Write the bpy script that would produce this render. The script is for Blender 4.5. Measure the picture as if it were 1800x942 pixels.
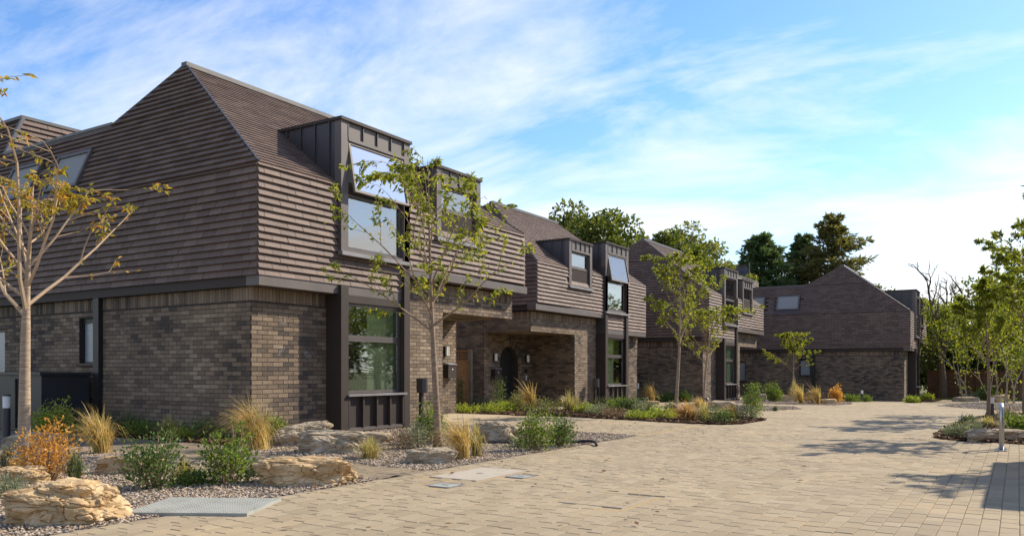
import bpy, math, random
import numpy as np
from mathutils import Vector, Matrix, noise as mnoise

for o in list(bpy.data.objects):
    bpy.data.objects.remove(o)
scene = bpy.context.scene
COL = scene.collection
RAD = math.radians

# ------------------------------------------------------------------ camera
EYE = 1.12
YAW = 32.0
cam_d = bpy.data.cameras.new('camera')
cam = bpy.data.objects.new('camera', cam_d)
COL.objects.link(cam)
cam.location = (0, 0, EYE)
cam.rotation_euler = (RAD(90), 0, RAD(YAW))
cam_d.sensor_width = 36.0
cam_d.lens = 1424.0 / 1800.0 * 36.0
cam_d.shift_y = (652 - 471) / 1800.0
cam_d.clip_end = 2000
scene.camera = cam

# ------------------------------------------------------------------ light
SUN_EL, SUN_AZ = 37.0, 30.0          # azimuth from +Y towards +X
world = bpy.data.worlds.new('World')
scene.world = world
world.use_nodes = True
wt = world.node_tree
wt.nodes.clear()
def wn(t, **k):
    n = wt.nodes.new(t)
    for a, b in k.items():
        setattr(n, a, b)
    return n
w_out = wn('ShaderNodeOutputWorld')
w_bg = wn('ShaderNodeBackground')
w_bg.inputs['Strength'].default_value = 0.128
sky = wn('ShaderNodeTexSky', sky_type='NISHITA', sun_disc=False)
sky.sun_elevation = RAD(SUN_EL)
sky.sun_rotation = RAD(SUN_AZ)
sky.altitude = 0
sky.air_density = 1.0
sky.dust_density = 0.25
sky.ozone_density = 2.6
tc = wn('ShaderNodeTexCoord')
sep = wn('ShaderNodeSeparateXYZ')
wt.links.new(tc.outputs['Generated'], sep.inputs[0])
def wmath(op, a, b=None, clamp=False):
    n = wn('ShaderNodeMath', operation=op, use_clamp=clamp)
    for i, v in enumerate((a, b)):
        if v is None:
            continue
        if isinstance(v, (int, float)):
            n.inputs[i].default_value = v
        else:
            wt.links.new(v, n.inputs[i])
    return n.outputs[0]
zz = wmath('ADD', wmath('MAXIMUM', sep.outputs[2], 0.0), 0.22)
cx_ = wmath('DIVIDE', sep.outputs[0], zz)
cy_ = wmath('DIVIDE', sep.outputs[1], zz)
comb = wn('ShaderNodeCombineXYZ')
wt.links.new(cx_, comb.inputs[0])
wt.links.new(cy_, comb.inputs[1])
wmap = wn('ShaderNodeMapping')
wmap.inputs['Rotation'].default_value = (0, 0, RAD(35))
wmap.inputs['Scale'].default_value = (0.85, 1.7, 1)
wmap.inputs['Location'].default_value = (3.1, 1.1, 0)
wt.links.new(comb.outputs[0], wmap.inputs[0])
def wnoise(scale, detail, rough, dist):
    n = wn('ShaderNodeTexNoise')
    n.inputs['Scale'].default_value = scale
    n.inputs['Detail'].default_value = detail
    n.inputs['Roughness'].default_value = rough
    n.inputs['Distortion'].default_value = dist
    wt.links.new(wmap.outputs[0], n.inputs['Vector'])
    return n.outputs['Fac']
c1 = wnoise(1.25, 10, 0.62, 0.55)
c2 = wnoise(0.5, 3, 0.5, 0.2)
cl = wmath('ADD', wmath('MULTIPLY', c1, 0.62), wmath('MULTIPLY', c2, 0.38))
w_ramp = wn('ShaderNodeValToRGB')
w_ramp.color_ramp.elements[0].position = 0.475
w_ramp.color_ramp.elements[0].color = (0, 0, 0, 1)
w_ramp.color_ramp.elements[1].position = 0.70
w_ramp.color_ramp.elements[1].color = (1, 1, 1, 1)
hz = wmath('MULTIPLY', wmath('SUBTRACT', 0.34, sep.outputs[2], True), 0.62)
wt.links.new(wmath('ADD', cl, hz), w_ramp.inputs[0])
w_fac = wmath('MULTIPLY', w_ramp.outputs[0], 0.92)
w_mix = wn('ShaderNodeMix', data_type='RGBA')
wt.links.new(w_fac, w_mix.inputs[0])
w_hsv = wn('ShaderNodeHueSaturation')
w_hsv.inputs['Hue'].default_value = 0.506
w_hsv.inputs['Saturation'].default_value = 1.2
w_hsv.inputs['Value'].default_value = 1.2
wt.links.new(sky.outputs[0], w_hsv.inputs['Color'])
wt.links.new(w_hsv.outputs[0], w_mix.inputs[6])
w_mix.inputs[7].default_value = (6.5, 6.4, 6.3, 1)
wt.links.new(w_mix.outputs[2], w_bg.inputs['Color'])
wt.links.new(w_bg.outputs[0], w_out.inputs[0])

sun_d = bpy.data.lights.new('sun', 'SUN')
sun_d.energy = 5.0
sun_d.angle = RAD(0.6)
sun_d.color = (1.0, 0.90, 0.74)
sun = bpy.data.objects.new('sun', sun_d)
COL.objects.link(sun)
_sd = Vector((math.sin(RAD(SUN_AZ)) * math.cos(RAD(SUN_EL)), math.cos(RAD(SUN_AZ)) * math.cos(RAD(SUN_EL)), math.sin(RAD(SUN_EL))))
sun.rotation_euler = (-_sd).to_track_quat('-Z', 'Y').to_euler()
sun.location = (10, 20, 30)

scene.render.engine = 'CYCLES'
scene.view_settings.view_transform = 'Standard'
scene.view_settings.look = 'None'
scene.view_settings.exposure = 0.62
scene.view_settings.gamma = 1.0
scene.view_settings.use_curve_mapping = False

# ------------------------------------------------------------------ helpers
ORI = {}                      # world origin of every thing, part and sub-part
def tag(o, label=None, cat=None, group=None, kind=None):
    if label: o['label'] = label
    if cat: o['category'] = cat
    if group: o['group'] = group
    if kind: o['kind'] = kind
    return o
def thing(name, label, cat, loc, group=None):
    o = bpy.data.objects.new(name, None)
    o.empty_display_size = 0.1
    COL.objects.link(o)
    o.location = loc
    ORI[o] = Vector(loc)
    return tag(o, label, cat, group)
def mk(name, V, F, mat, parent=None, loc=None, smooth=False):
    """V in world coordinates; the object's origin is loc (top level) or its parent's origin"""
    org = ORI[parent] if parent is not None else Vector(loc if loc is not None else (0, 0, 0))
    V = np.asarray(V, dtype=np.float64).reshape(-1, 3) - np.array(org)
    me = bpy.data.meshes.new(name)
    if isinstance(F, np.ndarray):
        n, k = F.shape
        me.vertices.add(len(V)); me.vertices.foreach_set('co', V.astype(np.float32).ravel())
        me.loops.add(n * k); me.loops.foreach_set('vertex_index', F.astype(np.int32).ravel())
        me.polygons.add(n)
        me.polygons.foreach_set('loop_start', np.arange(0, n * k, k, dtype=np.int32))
        me.polygons.foreach_set('loop_total', np.full(n, k, dtype=np.int32))
        me.polygons.foreach_set('use_smooth', np.zeros(n, dtype=bool))
        me.update(calc_edges=True)
    else:
        me.from_pydata([tuple(v) for v in V], [], F)
        me.update()
    if smooth:
        me.polygons.foreach_set('use_smooth', np.ones(len(me.polygons), dtype=bool))
    if mat is not None:
        me.materials.append(mat)
    o = bpy.data.objects.new(name, me)
    COL.objects.link(o)
    if parent is not None:
        o.parent = parent
    else:
        o.location = org
    ORI[o] = org
    return o
def inst(name, me, parent, world_loc, rotz=0.0):
    o = bpy.data.objects.new(name, me)
    COL.objects.link(o)
    o.parent = parent
    o.location = Vector(world_loc) - ORI[parent]
    o.rotation_euler = (0, 0, rotz)
    return o

QB = np.array([[0, 1, 2, 3], [0, 4, 5, 1], [1, 5, 6, 2], [2, 6, 7, 3], [3, 7, 4, 0]])
QB6 = np.vstack([QB, [[7, 6, 5, 4]]])
def slabs(front, back, closed=False):
    """front, back: (N,4,3) -> V, F for slabs without (or with) the rear face"""
    n = len(front)
    V = np.concatenate([front, back], axis=1).reshape(-1, 3)
    T = QB6 if closed else QB
    F = (T[None] + (np.arange(n) * 8)[:, None, None]).reshape(-1, 4)
    return V, F
class Geo:
    def __init__(s): s.V = []; s.F = []
    def box(s, x0, x1, y0, y1, z0, z1):
        if x0 > x1: x0, x1 = x1, x0
        if y0 > y1: y0, y1 = y1, y0
        b = len(s.V)
        s.V += [(x0, y0, z0), (x1, y0, z0), (x1, y1, z0), (x0, y1, z0), (x0, y0, z1), (x1, y0, z1), (x1, y1, z1), (x0, y1, z1)]
        s.F += [[b + i for i in f] for f in ((3, 2, 1, 0), (4, 5, 6, 7), (0, 1, 5, 4), (1, 2, 6, 5), (2, 3, 7, 6), (3, 0, 4, 7))]
        return s
    def hexa(s, p):           # 8 points: bottom ring then top ring
        b = len(s.V)
        s.V += [tuple(q) for q in p]
        s.F += [[b + i for i in f] for f in ((3, 2, 1, 0), (4, 5, 6, 7), (0, 1, 5, 4), (1, 2, 6, 5), (2, 3, 7, 6), (3, 0, 4, 7))]
        return s
    def poly(s, pts):
        b = len(s.V)
        s.V += [tuple(p) for p in pts]
        s.F.append(list(range(b, b + len(pts))))
        return s
    def tube(s, pts, rad, n=6, cap=True):
        pts = [Vector(p) for p in pts]
        if isinstance(rad, (int, float)): rad = [rad] * len(pts)
        b = len(s.V)
        ref = None
        for i, p in enumerate(pts):
            d = (pts[min(i + 1, len(pts) - 1)] - pts[max(i - 1, 0)])
            d = d.normalized() if d.length > 1e-9 else Vector((0, 0, 1))
            if ref is None:
                ref = d.orthogonal().normalized()
            ref = (ref - d * ref.dot(d))
            ref = ref.normalized() if ref.length > 1e-6 else d.orthogonal().normalized()
            bi = d.cross(ref)
            for k in range(n):
                a = 2 * math.pi * k / n
                s.V.append(tuple(p + (ref * math.cos(a) + bi * math.sin(a)) * rad[i]))
        for i in range(len(pts) - 1):
            for k in range(n):
                k2 = (k + 1) % n
                s.F.append([b + i * n + k, b + i * n + k2, b + (i + 1) * n + k2, b + (i + 1) * n + k])
        if cap:
            s.F.append([b + k for k in range(n)][::-1])
            s.F.append([b + (len(pts) - 1) * n + k for k in range(n)])
        return s
    def cyl(s, x, y, z0, z1, r, n=16, r2=None):
        return s.tube([(x, y, z0), (x, y, z1)], [r, r if r2 is None else r2], n)
    def build(s, name, mat, parent=None, loc=None, smooth=False):
        if not s.F: return None
        return mk(name, s.V, s.F, mat, parent, loc, smooth)

TH = RAD(YAW)
def project(P):
    """(N,3) world -> pixel x, y of the 1800 wide photograph and depth"""
    P = np.asarray(P, float)
    d = -math.sin(TH) * P[:, 0] + math.cos(TH) * P[:, 1]
    l = math.cos(TH) * P[:, 0] + math.sin(TH) * P[:, 1]
    return 900 + 1424 * l / d, 652 + 1424 * (EYE - P[:, 2]) / d, d
def gz(Y):
    return float(np.interp(Y, [16, 25, 34, 45, 60], [0, -.08, -.15, -.40, -.42]))
def gzv(Y):
    return np.interp(Y, [16, 25, 34, 45, 60], [0, -.08, -.15, -.40, -.42])
def inside(px, py, poly):
    r = np.zeros(len(px), bool)
    n = len(poly)
    for i in range(n):
        x1, y1 = poly[i]; x2, y2 = poly[(i + 1) % n]
        c = (y1 > py) != (y2 > py)
        with np.errstate(divide='ignore', invalid='ignore'):
            xi = (x2 - x1) * (py - y1) / (y2 - y1 if y2 != y1 else 1e-9) + x1
        r ^= c & (px < xi)
    return r

# ------------------------------------------------------------------ materials
class NT:
    def __init__(s, name):
        s.m = bpy.data.materials.new(name); s.m.use_nodes = True
        s.t = s.m.node_tree; s.t.nodes.clear()
        s.out = s.t.nodes.new('ShaderNodeOutputMaterial')
    def n(s, typ, ins=None, **k):
        n = s.t.nodes.new(typ)
        for a, b in k.items(): setattr(n, a, b)
        for a, b in (ins or {}).items():
            if isinstance(b, bpy.types.NodeSocket): s.t.links.new(b, n.inputs[a])
            else: n.inputs[a].default_value = b
        return n
    def math(s, op, a, b=0.0, clamp=False):
        return s.n('ShaderNodeMath', {0: a, 1: b}, operation=op, use_clamp=clamp).outputs[0]
    def noise(s, scale, detail=4, rough=.55, vec=None, dist=0.0):
        i = {'Scale': scale, 'Detail': detail, 'Roughness': rough, 'Distortion': dist}
        if vec is not None: i['Vector'] = vec
        return s.n('ShaderNodeTexNoise', i).outputs['Fac']
    def pos(s): return s.n('ShaderNodeNewGeometry').outputs['Position']
    def obj(s): return s.n('ShaderNodeTexCoord').outputs['Object']
    def rnd(s):
        g = s.n('ShaderNodeNewGeometry').outputs['Random Per Island']
        o = s.n('ShaderNodeObjectInfo').outputs['Random']
        return s.math('FRACT', s.math('ADD', g, o))
    def ramp(s, fac, stops):
        n = s.n('ShaderNodeValToRGB', {0: fac})
        e = n.color_ramp.elements
        e[0].position, e[0].color = stops[0][0], (*stops[0][1], 1)
        e[1].position, e[1].color = stops[-1][0], (*stops[-1][1], 1)
        for p, c in stops[1:-1]:
            x = e.new(p); x.color = (*c, 1)
        return n.outputs[0]
    def mix(s, f, a, b, mode='MIX'):
        n = s.n('ShaderNodeMix', {0: f}, data_type='RGBA', blend_type=mode)
        for i, v in ((6, a), (7, b)):
            if isinstance(v, bpy.types.NodeSocket): s.t.links.new(v, n.inputs[i])
            else: n.inputs[i].default_value = (*v, 1)
        return n.outputs[2]
    def bump(s, h, strength, dist):
        return s.n('ShaderNodeBump', {'Height': h, 'Strength': strength, 'Distance': dist}).outputs[0]
    def bsdf(s, color, rough=.8, spec=.3, metal=0.0, normal=None, **k):
        i = {'Roughness': rough, 'Specular IOR Level': spec, 'Metallic': metal}
        if isinstance(color, bpy.types.NodeSocket): i['Base Color'] = color
        else: i['Base Color'] = (*color, 1)
        if normal is not None: i['Normal'] = normal
        i.update(k)
        b = s.n('ShaderNodeBsdfPrincipled', i)
        s.t.links.new(b.outputs[0], s.out.inputs[0])
        return b
    def shader(s, sock):
        s.t.links.new(sock, s.out.inputs[0]); return s.m

def m_brick(name, shift=0.0, arch=False):
    t = NT(name); p = t.pos(); r = t.rnd()
    low = t.noise(.55, 3, .55, p)
    f = t.math('ADD', t.math('MULTIPLY', r, .62), t.math('MULTIPLY', t.math('SUBTRACT', low, .5), 1.35))
    f = t.math('ADD', f, .19 + shift)
    c = t.ramp(f, [(.0, (.052, .044, .040)), (.16, (.082, .066, .055)), (.36, (.148, .110, .079)), (.62, (.200, .148, .103)), (.86, (.258, .194, .135)), (1.0, (.32, .25, .175))])
    g = t.noise(38, 5, .65, p)
    c = t.mix(.85, c, t.ramp(g, [(.25, (.55, .53, .5)), (.55, (1, 1, 1)), (.8, (1.25, 1.2, 1.15))]), 'MULTIPLY')
    e = t.noise(2.3, 4, .6, p)
    e2 = t.noise(60, 2, .5, p)
    ef = t.math('MULTIPLY', t.math('GREATER_THAN', e, .66), t.math('GREATER_THAN', e2, .55))
    c = t.mix(t.math('MULTIPLY', ef, .35), c, (.55, .53, .5))
    t.bsdf(c, .88, .25, normal=t.bump(g, .7, .006))
    return t.m
def m_noise(name, c0, c1, scale=6, rough=.8, spec=.3, bump=.3, bdist=.01, detail=5, metal=0.0, c2=None, scale2=None):
    t = NT(name); p = t.pos()
    a = t.noise(scale, detail, .6, p)
    c = t.ramp(a, [(.3, c0), (.7, c1)])
    if c2 is not None:
        b = t.noise(scale2 or scale * .2, 3, .6, p)
        c = t.mix(t.ramp(b, [(.45, (0, 0, 0)), (.65, (1, 1, 1))]), c, c2)
    t.bsdf(c, rough, spec, metal, t.bump(t.noise(scale * 4, 4, .6, p), bump, bdist) if bump else None)
    return t.m
def m_tile():
    t = NT('roof_tile'); p = t.pos(); r = t.rnd()
    a = t.noise(9, 5, .6, p)
    mp = t.n('ShaderNodeMapping', {'Vector': p, 'Scale': (60, 60, 5)}).outputs[0]
    st = t.noise(1.0, 3, .6, mp)
    f = t.math('ADD', t.math('MULTIPLY', r, .5), t.math('ADD', t.math('MULTIPLY', a, .38), .06))
    c = t.ramp(f, [(.08, (.092, .063, .051)), (.45, (.138, .095, .076)), (.9, (.195, .139, .110))])
    c = t.mix(.6, c, t.ramp(st, [(.3, (.78, .77, .78)), (.6, (1.05, 1.03, 1.02))]), 'MULTIPLY')
    t.bsdf(c, .72, .35, normal=t.bump(t.noise(120, 3, .6, p), .35, .003))
    return t.m
def m_plain(name, c, rough=.5, spec=.4, metal=0.0, var=.15, scale=3.0):
    t = NT(name); p = t.pos()
    a = t.noise(scale, 4, .6, p)
    cc = t.mix(1.0, c, t.ramp(a, [(.3, (1 - var,) * 3), (.7, (1 + var,) * 3)]), 'MULTIPLY')
    t.bsdf(cc, t.math('ADD', t.math('MULTIPLY', a, .15), rough - .07), spec, metal)
    return t.m
def m_leaf(name, cols, transl=.35, rough=.5):
    t = NT(name); r = t.rnd()
    n = len(cols)
    c = t.ramp(r, [(i / (n - 1), cols[i]) for i in range(n)])
    d = t.n('ShaderNodeBsdfPrincipled', {'Base Color': c, 'Roughness': rough, 'Specular IOR Level': .25})
    tr = t.n('ShaderNodeBsdfTranslucent', {'Color': t.mix(1.0, c, (1.5, 1.5, .8), 'MULTIPLY')})
    mx = t.n('ShaderNodeMixShader', {0: transl, 1: d.outputs[0], 2: tr.outputs[0]})
    return t.shader(mx.outputs[0])
def m_glass(name, fac, tint, gl=(.78, .81, .83)):
    t = NT(name); p = t.pos()
    nb = t.bump(t.noise(1.3, 2, .5, p), .05, .02)
    g = t.n('ShaderNodeBsdfGlossy', {'Color': (*gl, 1), 'Roughness': .02, 'Normal': nb})
    tr = t.n('ShaderNodeBsdfTransparent', {'Color': (*tint, 1)})
    lw = t.n('ShaderNodeLayerWeight', {'Blend': .35}).outputs['Fresnel']
    f = t.math('ADD', t.math('MULTIPLY', lw, .5), fac, True)
    mx = t.n('ShaderNodeMixShader', {0: f, 1: tr.outputs[0], 2: g.outputs[0]})
    return t.shader(mx.outputs[0])
def m_paver(name='block_paver', mul=(1, 1, 1)):
    t = NT(name); p = t.pos(); r = t.rnd()
    a = t.noise(3.0, 4, .6, p); big = t.noise(.35, 3, .55, p)
    f = t.math('ADD', t.math('MULTIPLY', r, .42), t.math('ADD', t.math('MULTIPLY', a, .25), t.math('MULTIPLY', big, .38)))
    c = t.ramp(f, [(.15, (.238, .188, .122)), (.45, (.292, .233, .152)), (.7, (.330, .265, .176)), (.95, (.40, .325, .222))])
    gr = t.noise(90, 4, .7, p)
    c = t.mix(.8, c, t.ramp(gr, [(.3, (.80, .79, .77)), (.65, (1.08, 1.07, 1.05))]), 'MULTIPLY')
    c = t.mix(1.0, c, mul, 'MULTIPLY')
    d = t.noise(.9, 5, .65, p)
    c = t.mix(t.math('MULTIPLY', t.ramp(d, [(.50, (0, 0, 0)), (.70, (1, 1, 1))]), .45), c, (.42, .31, .175))
    k = t.noise(.28, 6, .7, p)
    c = t.mix(t.math('MULTIPLY', t.ramp(k, [(.50, (0, 0, 0)), (.66, (1, 1, 1))]), .30), c, (.20, .16, .115))
    t.bsdf(c, .9, .2, normal=t.bump(gr, .45, .004))
    return t.m
def m_rock(name='sandstone', c=((.20, .13, .065), (.42, .285, .145), (.56, .42, .25))):
    t = NT(name); o = t.obj()
    mp = t.n('ShaderNodeMapping', {'Vector': o, 'Scale': (2.4, 2.4, 6), 'Rotation': (.15, .1, 0)}).outputs[0]
    a = t.noise(1.6, 7, .65, mp, .6)
    b = t.noise(5, 6, .65, o)
    h = t.math('ADD', t.math('MULTIPLY', a, .6), t.math('MULTIPLY', b, .4))
    cc = t.ramp(h, [(.30, c[0]), (.47, c[1]), (.62, c[2]), (.78, (.62, .52, .37))])
    l = t.noise(3.1, 5, .7, o)
    cc = t.mix(t.math('MULTIPLY', t.ramp(l, [(.56, (0, 0, 0)), (.68, (1, 1, 1))]), .45), cc, (.33, .28, .21))
    f = t.noise(45, 6, .7, o)
    hh = t.math('ADD', t.math('MULTIPLY', h, 1.0), t.math('MULTIPLY', f, .18))
    t.bsdf(cc, .92, .15, normal=t.bump(hh, .55, .03))
    return t.m

M = {}
M['brick'] = m_brick('brown_brick')
M['mortar'] = m_noise('dark_mortar', (.042, .036, .031), (.072, .061, .051), 14, .95, .1, .4, .004)
M['tile'] = m_tile()
M['underlay'] = m_plain('roof_underlay', (.05, .04, .037), .9, .1)
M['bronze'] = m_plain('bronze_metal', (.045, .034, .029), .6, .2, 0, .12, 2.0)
M['bronze_lit'] = m_plain('bronze_metal_sunlit', (.115, .096, .086), .5, .35, .1, .10, 2.0)  # paler copy of the bronze, with sunlit brightness put into its colour
M['seam'] = m_plain('standing_seam_metal', (.052, .047, .049), .45, .5, .2, .15, 1.3)
M['black_metal'] = m_plain('black_metal', (.018, .017, .017), .45, .45, .1, .15)
M['lead'] = m_plain('lead_flashing', (.20, .19, .19), .5, .4, .2, .15)
M['frame'] = m_plain('window_frame_metal', (.105, .088, .080), .38, .5, .3, .08)
M['sash'] = m_plain('window_sash_metal', (.17, .145, .125), .6, .25, 0, .08)
M['glass_hi'] = m_glass('upper_window_glass', .42, (.72, .74, .74), (.70, .68, .65))
M['glass_lo'] = m_glass('lower_window_glass', .10, (.86, .92, .87))
M['sash_glass'] = m_glass('sash_glass', .34, (.75, .77, .77), (.72, .70, .68))
M['frost'] = m_plain('frosted_glass', (.22, .25, .27), .25, .6, 0, .08)
M['blind_green'] = m_plain('green_blind', (.33, .34, .24), .8, .2, 0, .06)
M['blind_pale'] = m_plain('pale_blind', (.26, .265, .26), .8, .2, 0, .06)
M['room'] = m_plain('room_wall', (.06, .058, .052), .9, .1)
M['door'] = m_plain('door_paint', (.016, .017, .018), .4, .4, 0, .1)
M['coping'] = m_plain('coping_metal', (.105, .098, .093), .45, .4, .3, .1)
M['white'] = m_plain('white_enamel', (.72, .70, .66), .5, .4, 0, .05)
M['paver'] = m_paver()
M['sand'] = m_noise('jointing_sand', (.27, .20, .115), (.40, .30, .17), 30, .95, .1, .3, .003)
M['paving'] = m_noise('paving_base', (.37, .295, .195), (.44, .35, .235), 5, .92, .15, .2, .004)
M['pathpaver'] = m_paver('path_paver', (.62, .62, .66))
M['gravel_base'] = m_noise('gravel_base', (.20, .17, .14), (.38, .335, .285), 42, .95, .1, 1.0, .02)
M['soil'] = m_noise('soil', (.055, .036, .022), (.12, .075, .045), 25, .95, .1, 1.0, .02)
M['grassground'] = m_noise('rough_grass', (.05, .065, .018), (.12, .125, .04), 3, .95, .1, .6, .03, c2=(.16, .13, .06), scale2=.5)
M['rock'] = m_rock()
M['rock_grey'] = m_rock('grey_sandstone', ((.15, .115, .075), (.32, .25, .165), (.46, .39, .29)))
def m_stones():
    t = NT('gravel_stone'); r = t.rnd()
    c = t.ramp(r, [(0, (.165, .12, .084)), (.3, (.28, .215, .152)), (.6, (.385, .305, .225)), (.85, (.50, .41, .315)), (1, (.36, .225, .12))])
    t.bsdf(c, .9, .2); return t.m
M['stones'] = m_stones()
def m_chips():
    t = NT('bark_mulch'); r = t.rnd()
    c = t.ramp(r, [(0, (.035, .02, .012)), (.4, (.10, .055, .030)), (.8, (.19, .11, .06)), (1, (.28, .18, .10))])
    t.bsdf(c, .9, .15); return t.m
M['chips'] = m_chips()
def m_bark(name, c0, c1, sx=10, sz=2.5):
    t = NT(name); o = t.obj()
    mp = t.n('ShaderNodeMapping', {'Vector': o, 'Scale': (sx, sx, sz)}).outputs[0]
    a = t.noise(2.5, 5, .65, mp)
    t.bsdf(t.ramp(a, [(.3, c0), (.7, c1)]), .85, .2, normal=t.bump(a, .6, .01)); return t.m
M['bark_pale'] = m_bark('pale_bark', (.20, .135, .085), (.46, .36, .26), 3, 26)
M['bark'] = m_bark('brown_bark', (.13, .085, .055), (.31, .225, .155), 4, 22)
M['bark_dark'] = m_bark('dark_bark', (.07, .05, .035), (.17, .125, .085), 14, 3)
M['twig'] = m_plain('twig', (.25, .17, .11), .8, .2)
M['twig_pale'] = m_plain('pale_twig', (.40, .29, .19), .8, .2)
L = {}
L['deep'] = m_leaf('deep_green_leaf', [(.045, .08, .02), (.09, .14, .034), (.145, .20, .05)], .25, .42)
L['fresh'] = m_leaf('fresh_green_leaf', [(.06, .10, .018), (.125, .185, .03), (.21, .265, .045)], .35)
L['lime'] = m_leaf('lime_leaf', [(.14, .18, .025), (.26, .31, .045), (.36, .38, .08)], .35)
L['grey'] = m_leaf('grey_green_leaf', [(.13, .145, .085), (.21, .235, .15), (.30, .31, .205)], .25)
L['olive'] = m_leaf('olive_leaf', [(.09, .105, .035), (.165, .175, .065), (.25, .235, .10)], .3)
L['rust'] = m_leaf('dry_brown_leaf', [(.16, .09, .045), (.26, .165, .09), (.34, .24, .14)], .2)
L['orange_shrub'] = m_leaf('orange_leaf', [(.34, .16, .03), (.50, .25, .055), (.62, .36, .12)], .4)
L['golden'] = m_leaf('golden_grass', [(.38, .23, .07), (.54, .35, .13), (.66, .49, .24), (.22, .24, .06)], .35)
L['straw'] = m_leaf('straw_grass', [(.32, .25, .10), (.46, .36, .17), (.19, .20, .06), (.54, .44, .24)], .35)
L['orangegrass'] = m_leaf('orange_grass', [(.38, .20, .05), (.48, .28, .10), (.55, .38, .17)], .3)
L['bluegrass'] = m_leaf('blue_green_grass', [(.07, .10, .045), (.13, .16, .07), (.20, .20, .09)], .25)
L['greygrass'] = m_leaf('grey_grass', [(.12, .13, .09), (.20, .20, .14), (.28, .25, .16)], .25)
L['cherry'] = m_leaf('cherry_leaf', [(.085, .12, .016), (.165, .20, .026), (.26, .275, .036), (.35, .31, .05)], .5)
L['autumn'] = m_leaf('autumn_leaf', [(.16, .16, .025), (.30, .25, .035), (.42, .29, .05), (.42, .17, .03)], .45)
L['oak'] = m_leaf('oak_leaf', [(.045, .065, .013), (.085, .11, .022), (.14, .165, .032), (.20, .20, .04)], .35)
L['pale'] = m_leaf('pale_leaf', [(.10, .115, .032), (.17, .185, .05), (.24, .24, .075)], .45)
L['conifer'] = m_leaf('conifer_needle', [(.05, .085, .04), (.095, .145, .06), (.15, .19, .075)], .3)
L['conifer2'] = m_leaf('olive_conifer_needle', [(.085, .09, .03), (.155, .15, .05), (.23, .195, .075)], .3)
L['rowan'] = m_leaf('rowan_leaf', [(.09, .12, .014), (.18, .21, .024), (.28, .285, .035)], .5)
L['brownleaf'] = m_leaf('brown_dead_leaf', [(.14, .065, .025), (.22, .11, .045), (.10, .05, .025)], .2)
L['berry'] = m_leaf('orange_berry', [(.55, .12, .015), (.65, .18, .02)], .1)

# ------------------------------------------------------------------ houses
BL, BH, JT = .215, .065, .010          # brick length, height and joint
def subtract(iv, a, b):
    r = []
    for s, e in iv:
        if b <= s or a >= e: r.append((s, e)); continue
        if a > s: r.append((s, a))
        if b < e: r.append((b, e))
    return r
def brick_rects(length, height, openings=(), soldier=None, arch=None, start=0.0):
    """rectangles s0, s1, t0, t1 of a running-bond wall; soldier = (t0, t1) is a band of upright bricks"""
    out = []
    t = 0.0; row = 0
    top = soldier[0] if soldier else height
    while t + BH <= top + .012:
        iv = [(start, length)]
        tm = t + BH / 2
        for a, b, c, d in openings:
            if c < tm < d: iv = subtract(iv, a, b)
        if arch:
            c, r, sp = arch
            if tm < sp: iv = subtract(iv, c - r, c + r)
            elif tm < sp + r + .225:
                hw = math.sqrt(max(0, (r + .225) ** 2 - (tm - sp) ** 2)); iv = subtract(iv, c - hw, c + hw)
        off = .1125 * (row % 2)
        for a, b in iv:
            k = math.floor((a + off) / .225)
            while True:
                s0 = k * .225 - off; s1 = s0 + BL
                if s0 > b: break
                x0, x1 = max(s0, a), min(s1, b)
                if x1 - x0 > .025: out.append((x0, x1, t, min(t + BH, top)))
                k += 1
        t += BH + JT; row += 1
    if soldier:
        iv = [(start, length)]
        for a, b, c, d in openings:
            if c < (soldier[0] + soldier[1]) / 2 < d: iv = subtract(iv, a, b)
        for a, b in iv:
            s = a
            while s + .03 < b:
                out.append((s, min(s + BH, b), soldier[0], soldier[1])); s += BH + JT
    return out
def core_boxes(length, z0, z1, openings):
    ss = sorted({0, length, *[o[0] for o in openings], *[o[1] for o in openings]})
    zs = sorted({z0, z1, *[min(max(o[2], z0), z1) for o in openings], *[min(max(o[3], z0), z1) for o in openings]})
    for a, b in zip(ss, ss[1:]):
        for c, d in zip(zs, zs[1:]):
            m, n = (a + b) / 2, (c + d) / 2
            if any(o[0] < m < o[1] and o[2] < n < o[3] for o in openings): continue
            yield a, b, c, d

HL, HD = 8.0, 13.0                     # house length along the street, depth
ZF0, ZF1 = 2.50, 2.665                 # low fascia
ZH0, ZH1 = 3.00, 3.19                  # high fascia over the porch half
ZB = 4.47                              # break of the mansard
ZR, VR = 7.0, 3.0                      # ridge
ZP, VP_ = 6.0, 4.72                    # flat roof behind the ridge
VBLK, ZBLK = 8.9, 6.94                 # raised rear block
KA, KP = .42, 1.0                      # inset per metre of height at the two ends
BU0, BU1 = 1.67, 3.59                  # bay
UP_, DV = 5.17, 1.70                   # porch
GAUGE, TW = .117, .33

def brick_mesh():
    me = bpy.data.meshes.new('brick')
    g = Geo().box(-BL / 2, BL / 2, -.006, .012, -BH / 2, BH / 2)
    me.from_pydata(g.V, [], g.F); me.materials.append(M['brick']); return me
def tile_mesh():
    me = bpy.data.meshes.new('tile')
    w = (TW - .007) / 2; h = GAUGE + .012
    V = [(-w, -.056, 0), (w, -.056, 0), (w, -.006, h), (-w, -.006, h), (-w, -.002, 0), (w, -.002, 0), (w, .002, h), (-w, .002, h)]
    me.from_pydata(V, [], QB6.tolist()); me.materials.append(M['tile']); return me
BRICK_ME, TILE_ME = brick_mesh(), tile_mesh()

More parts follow.
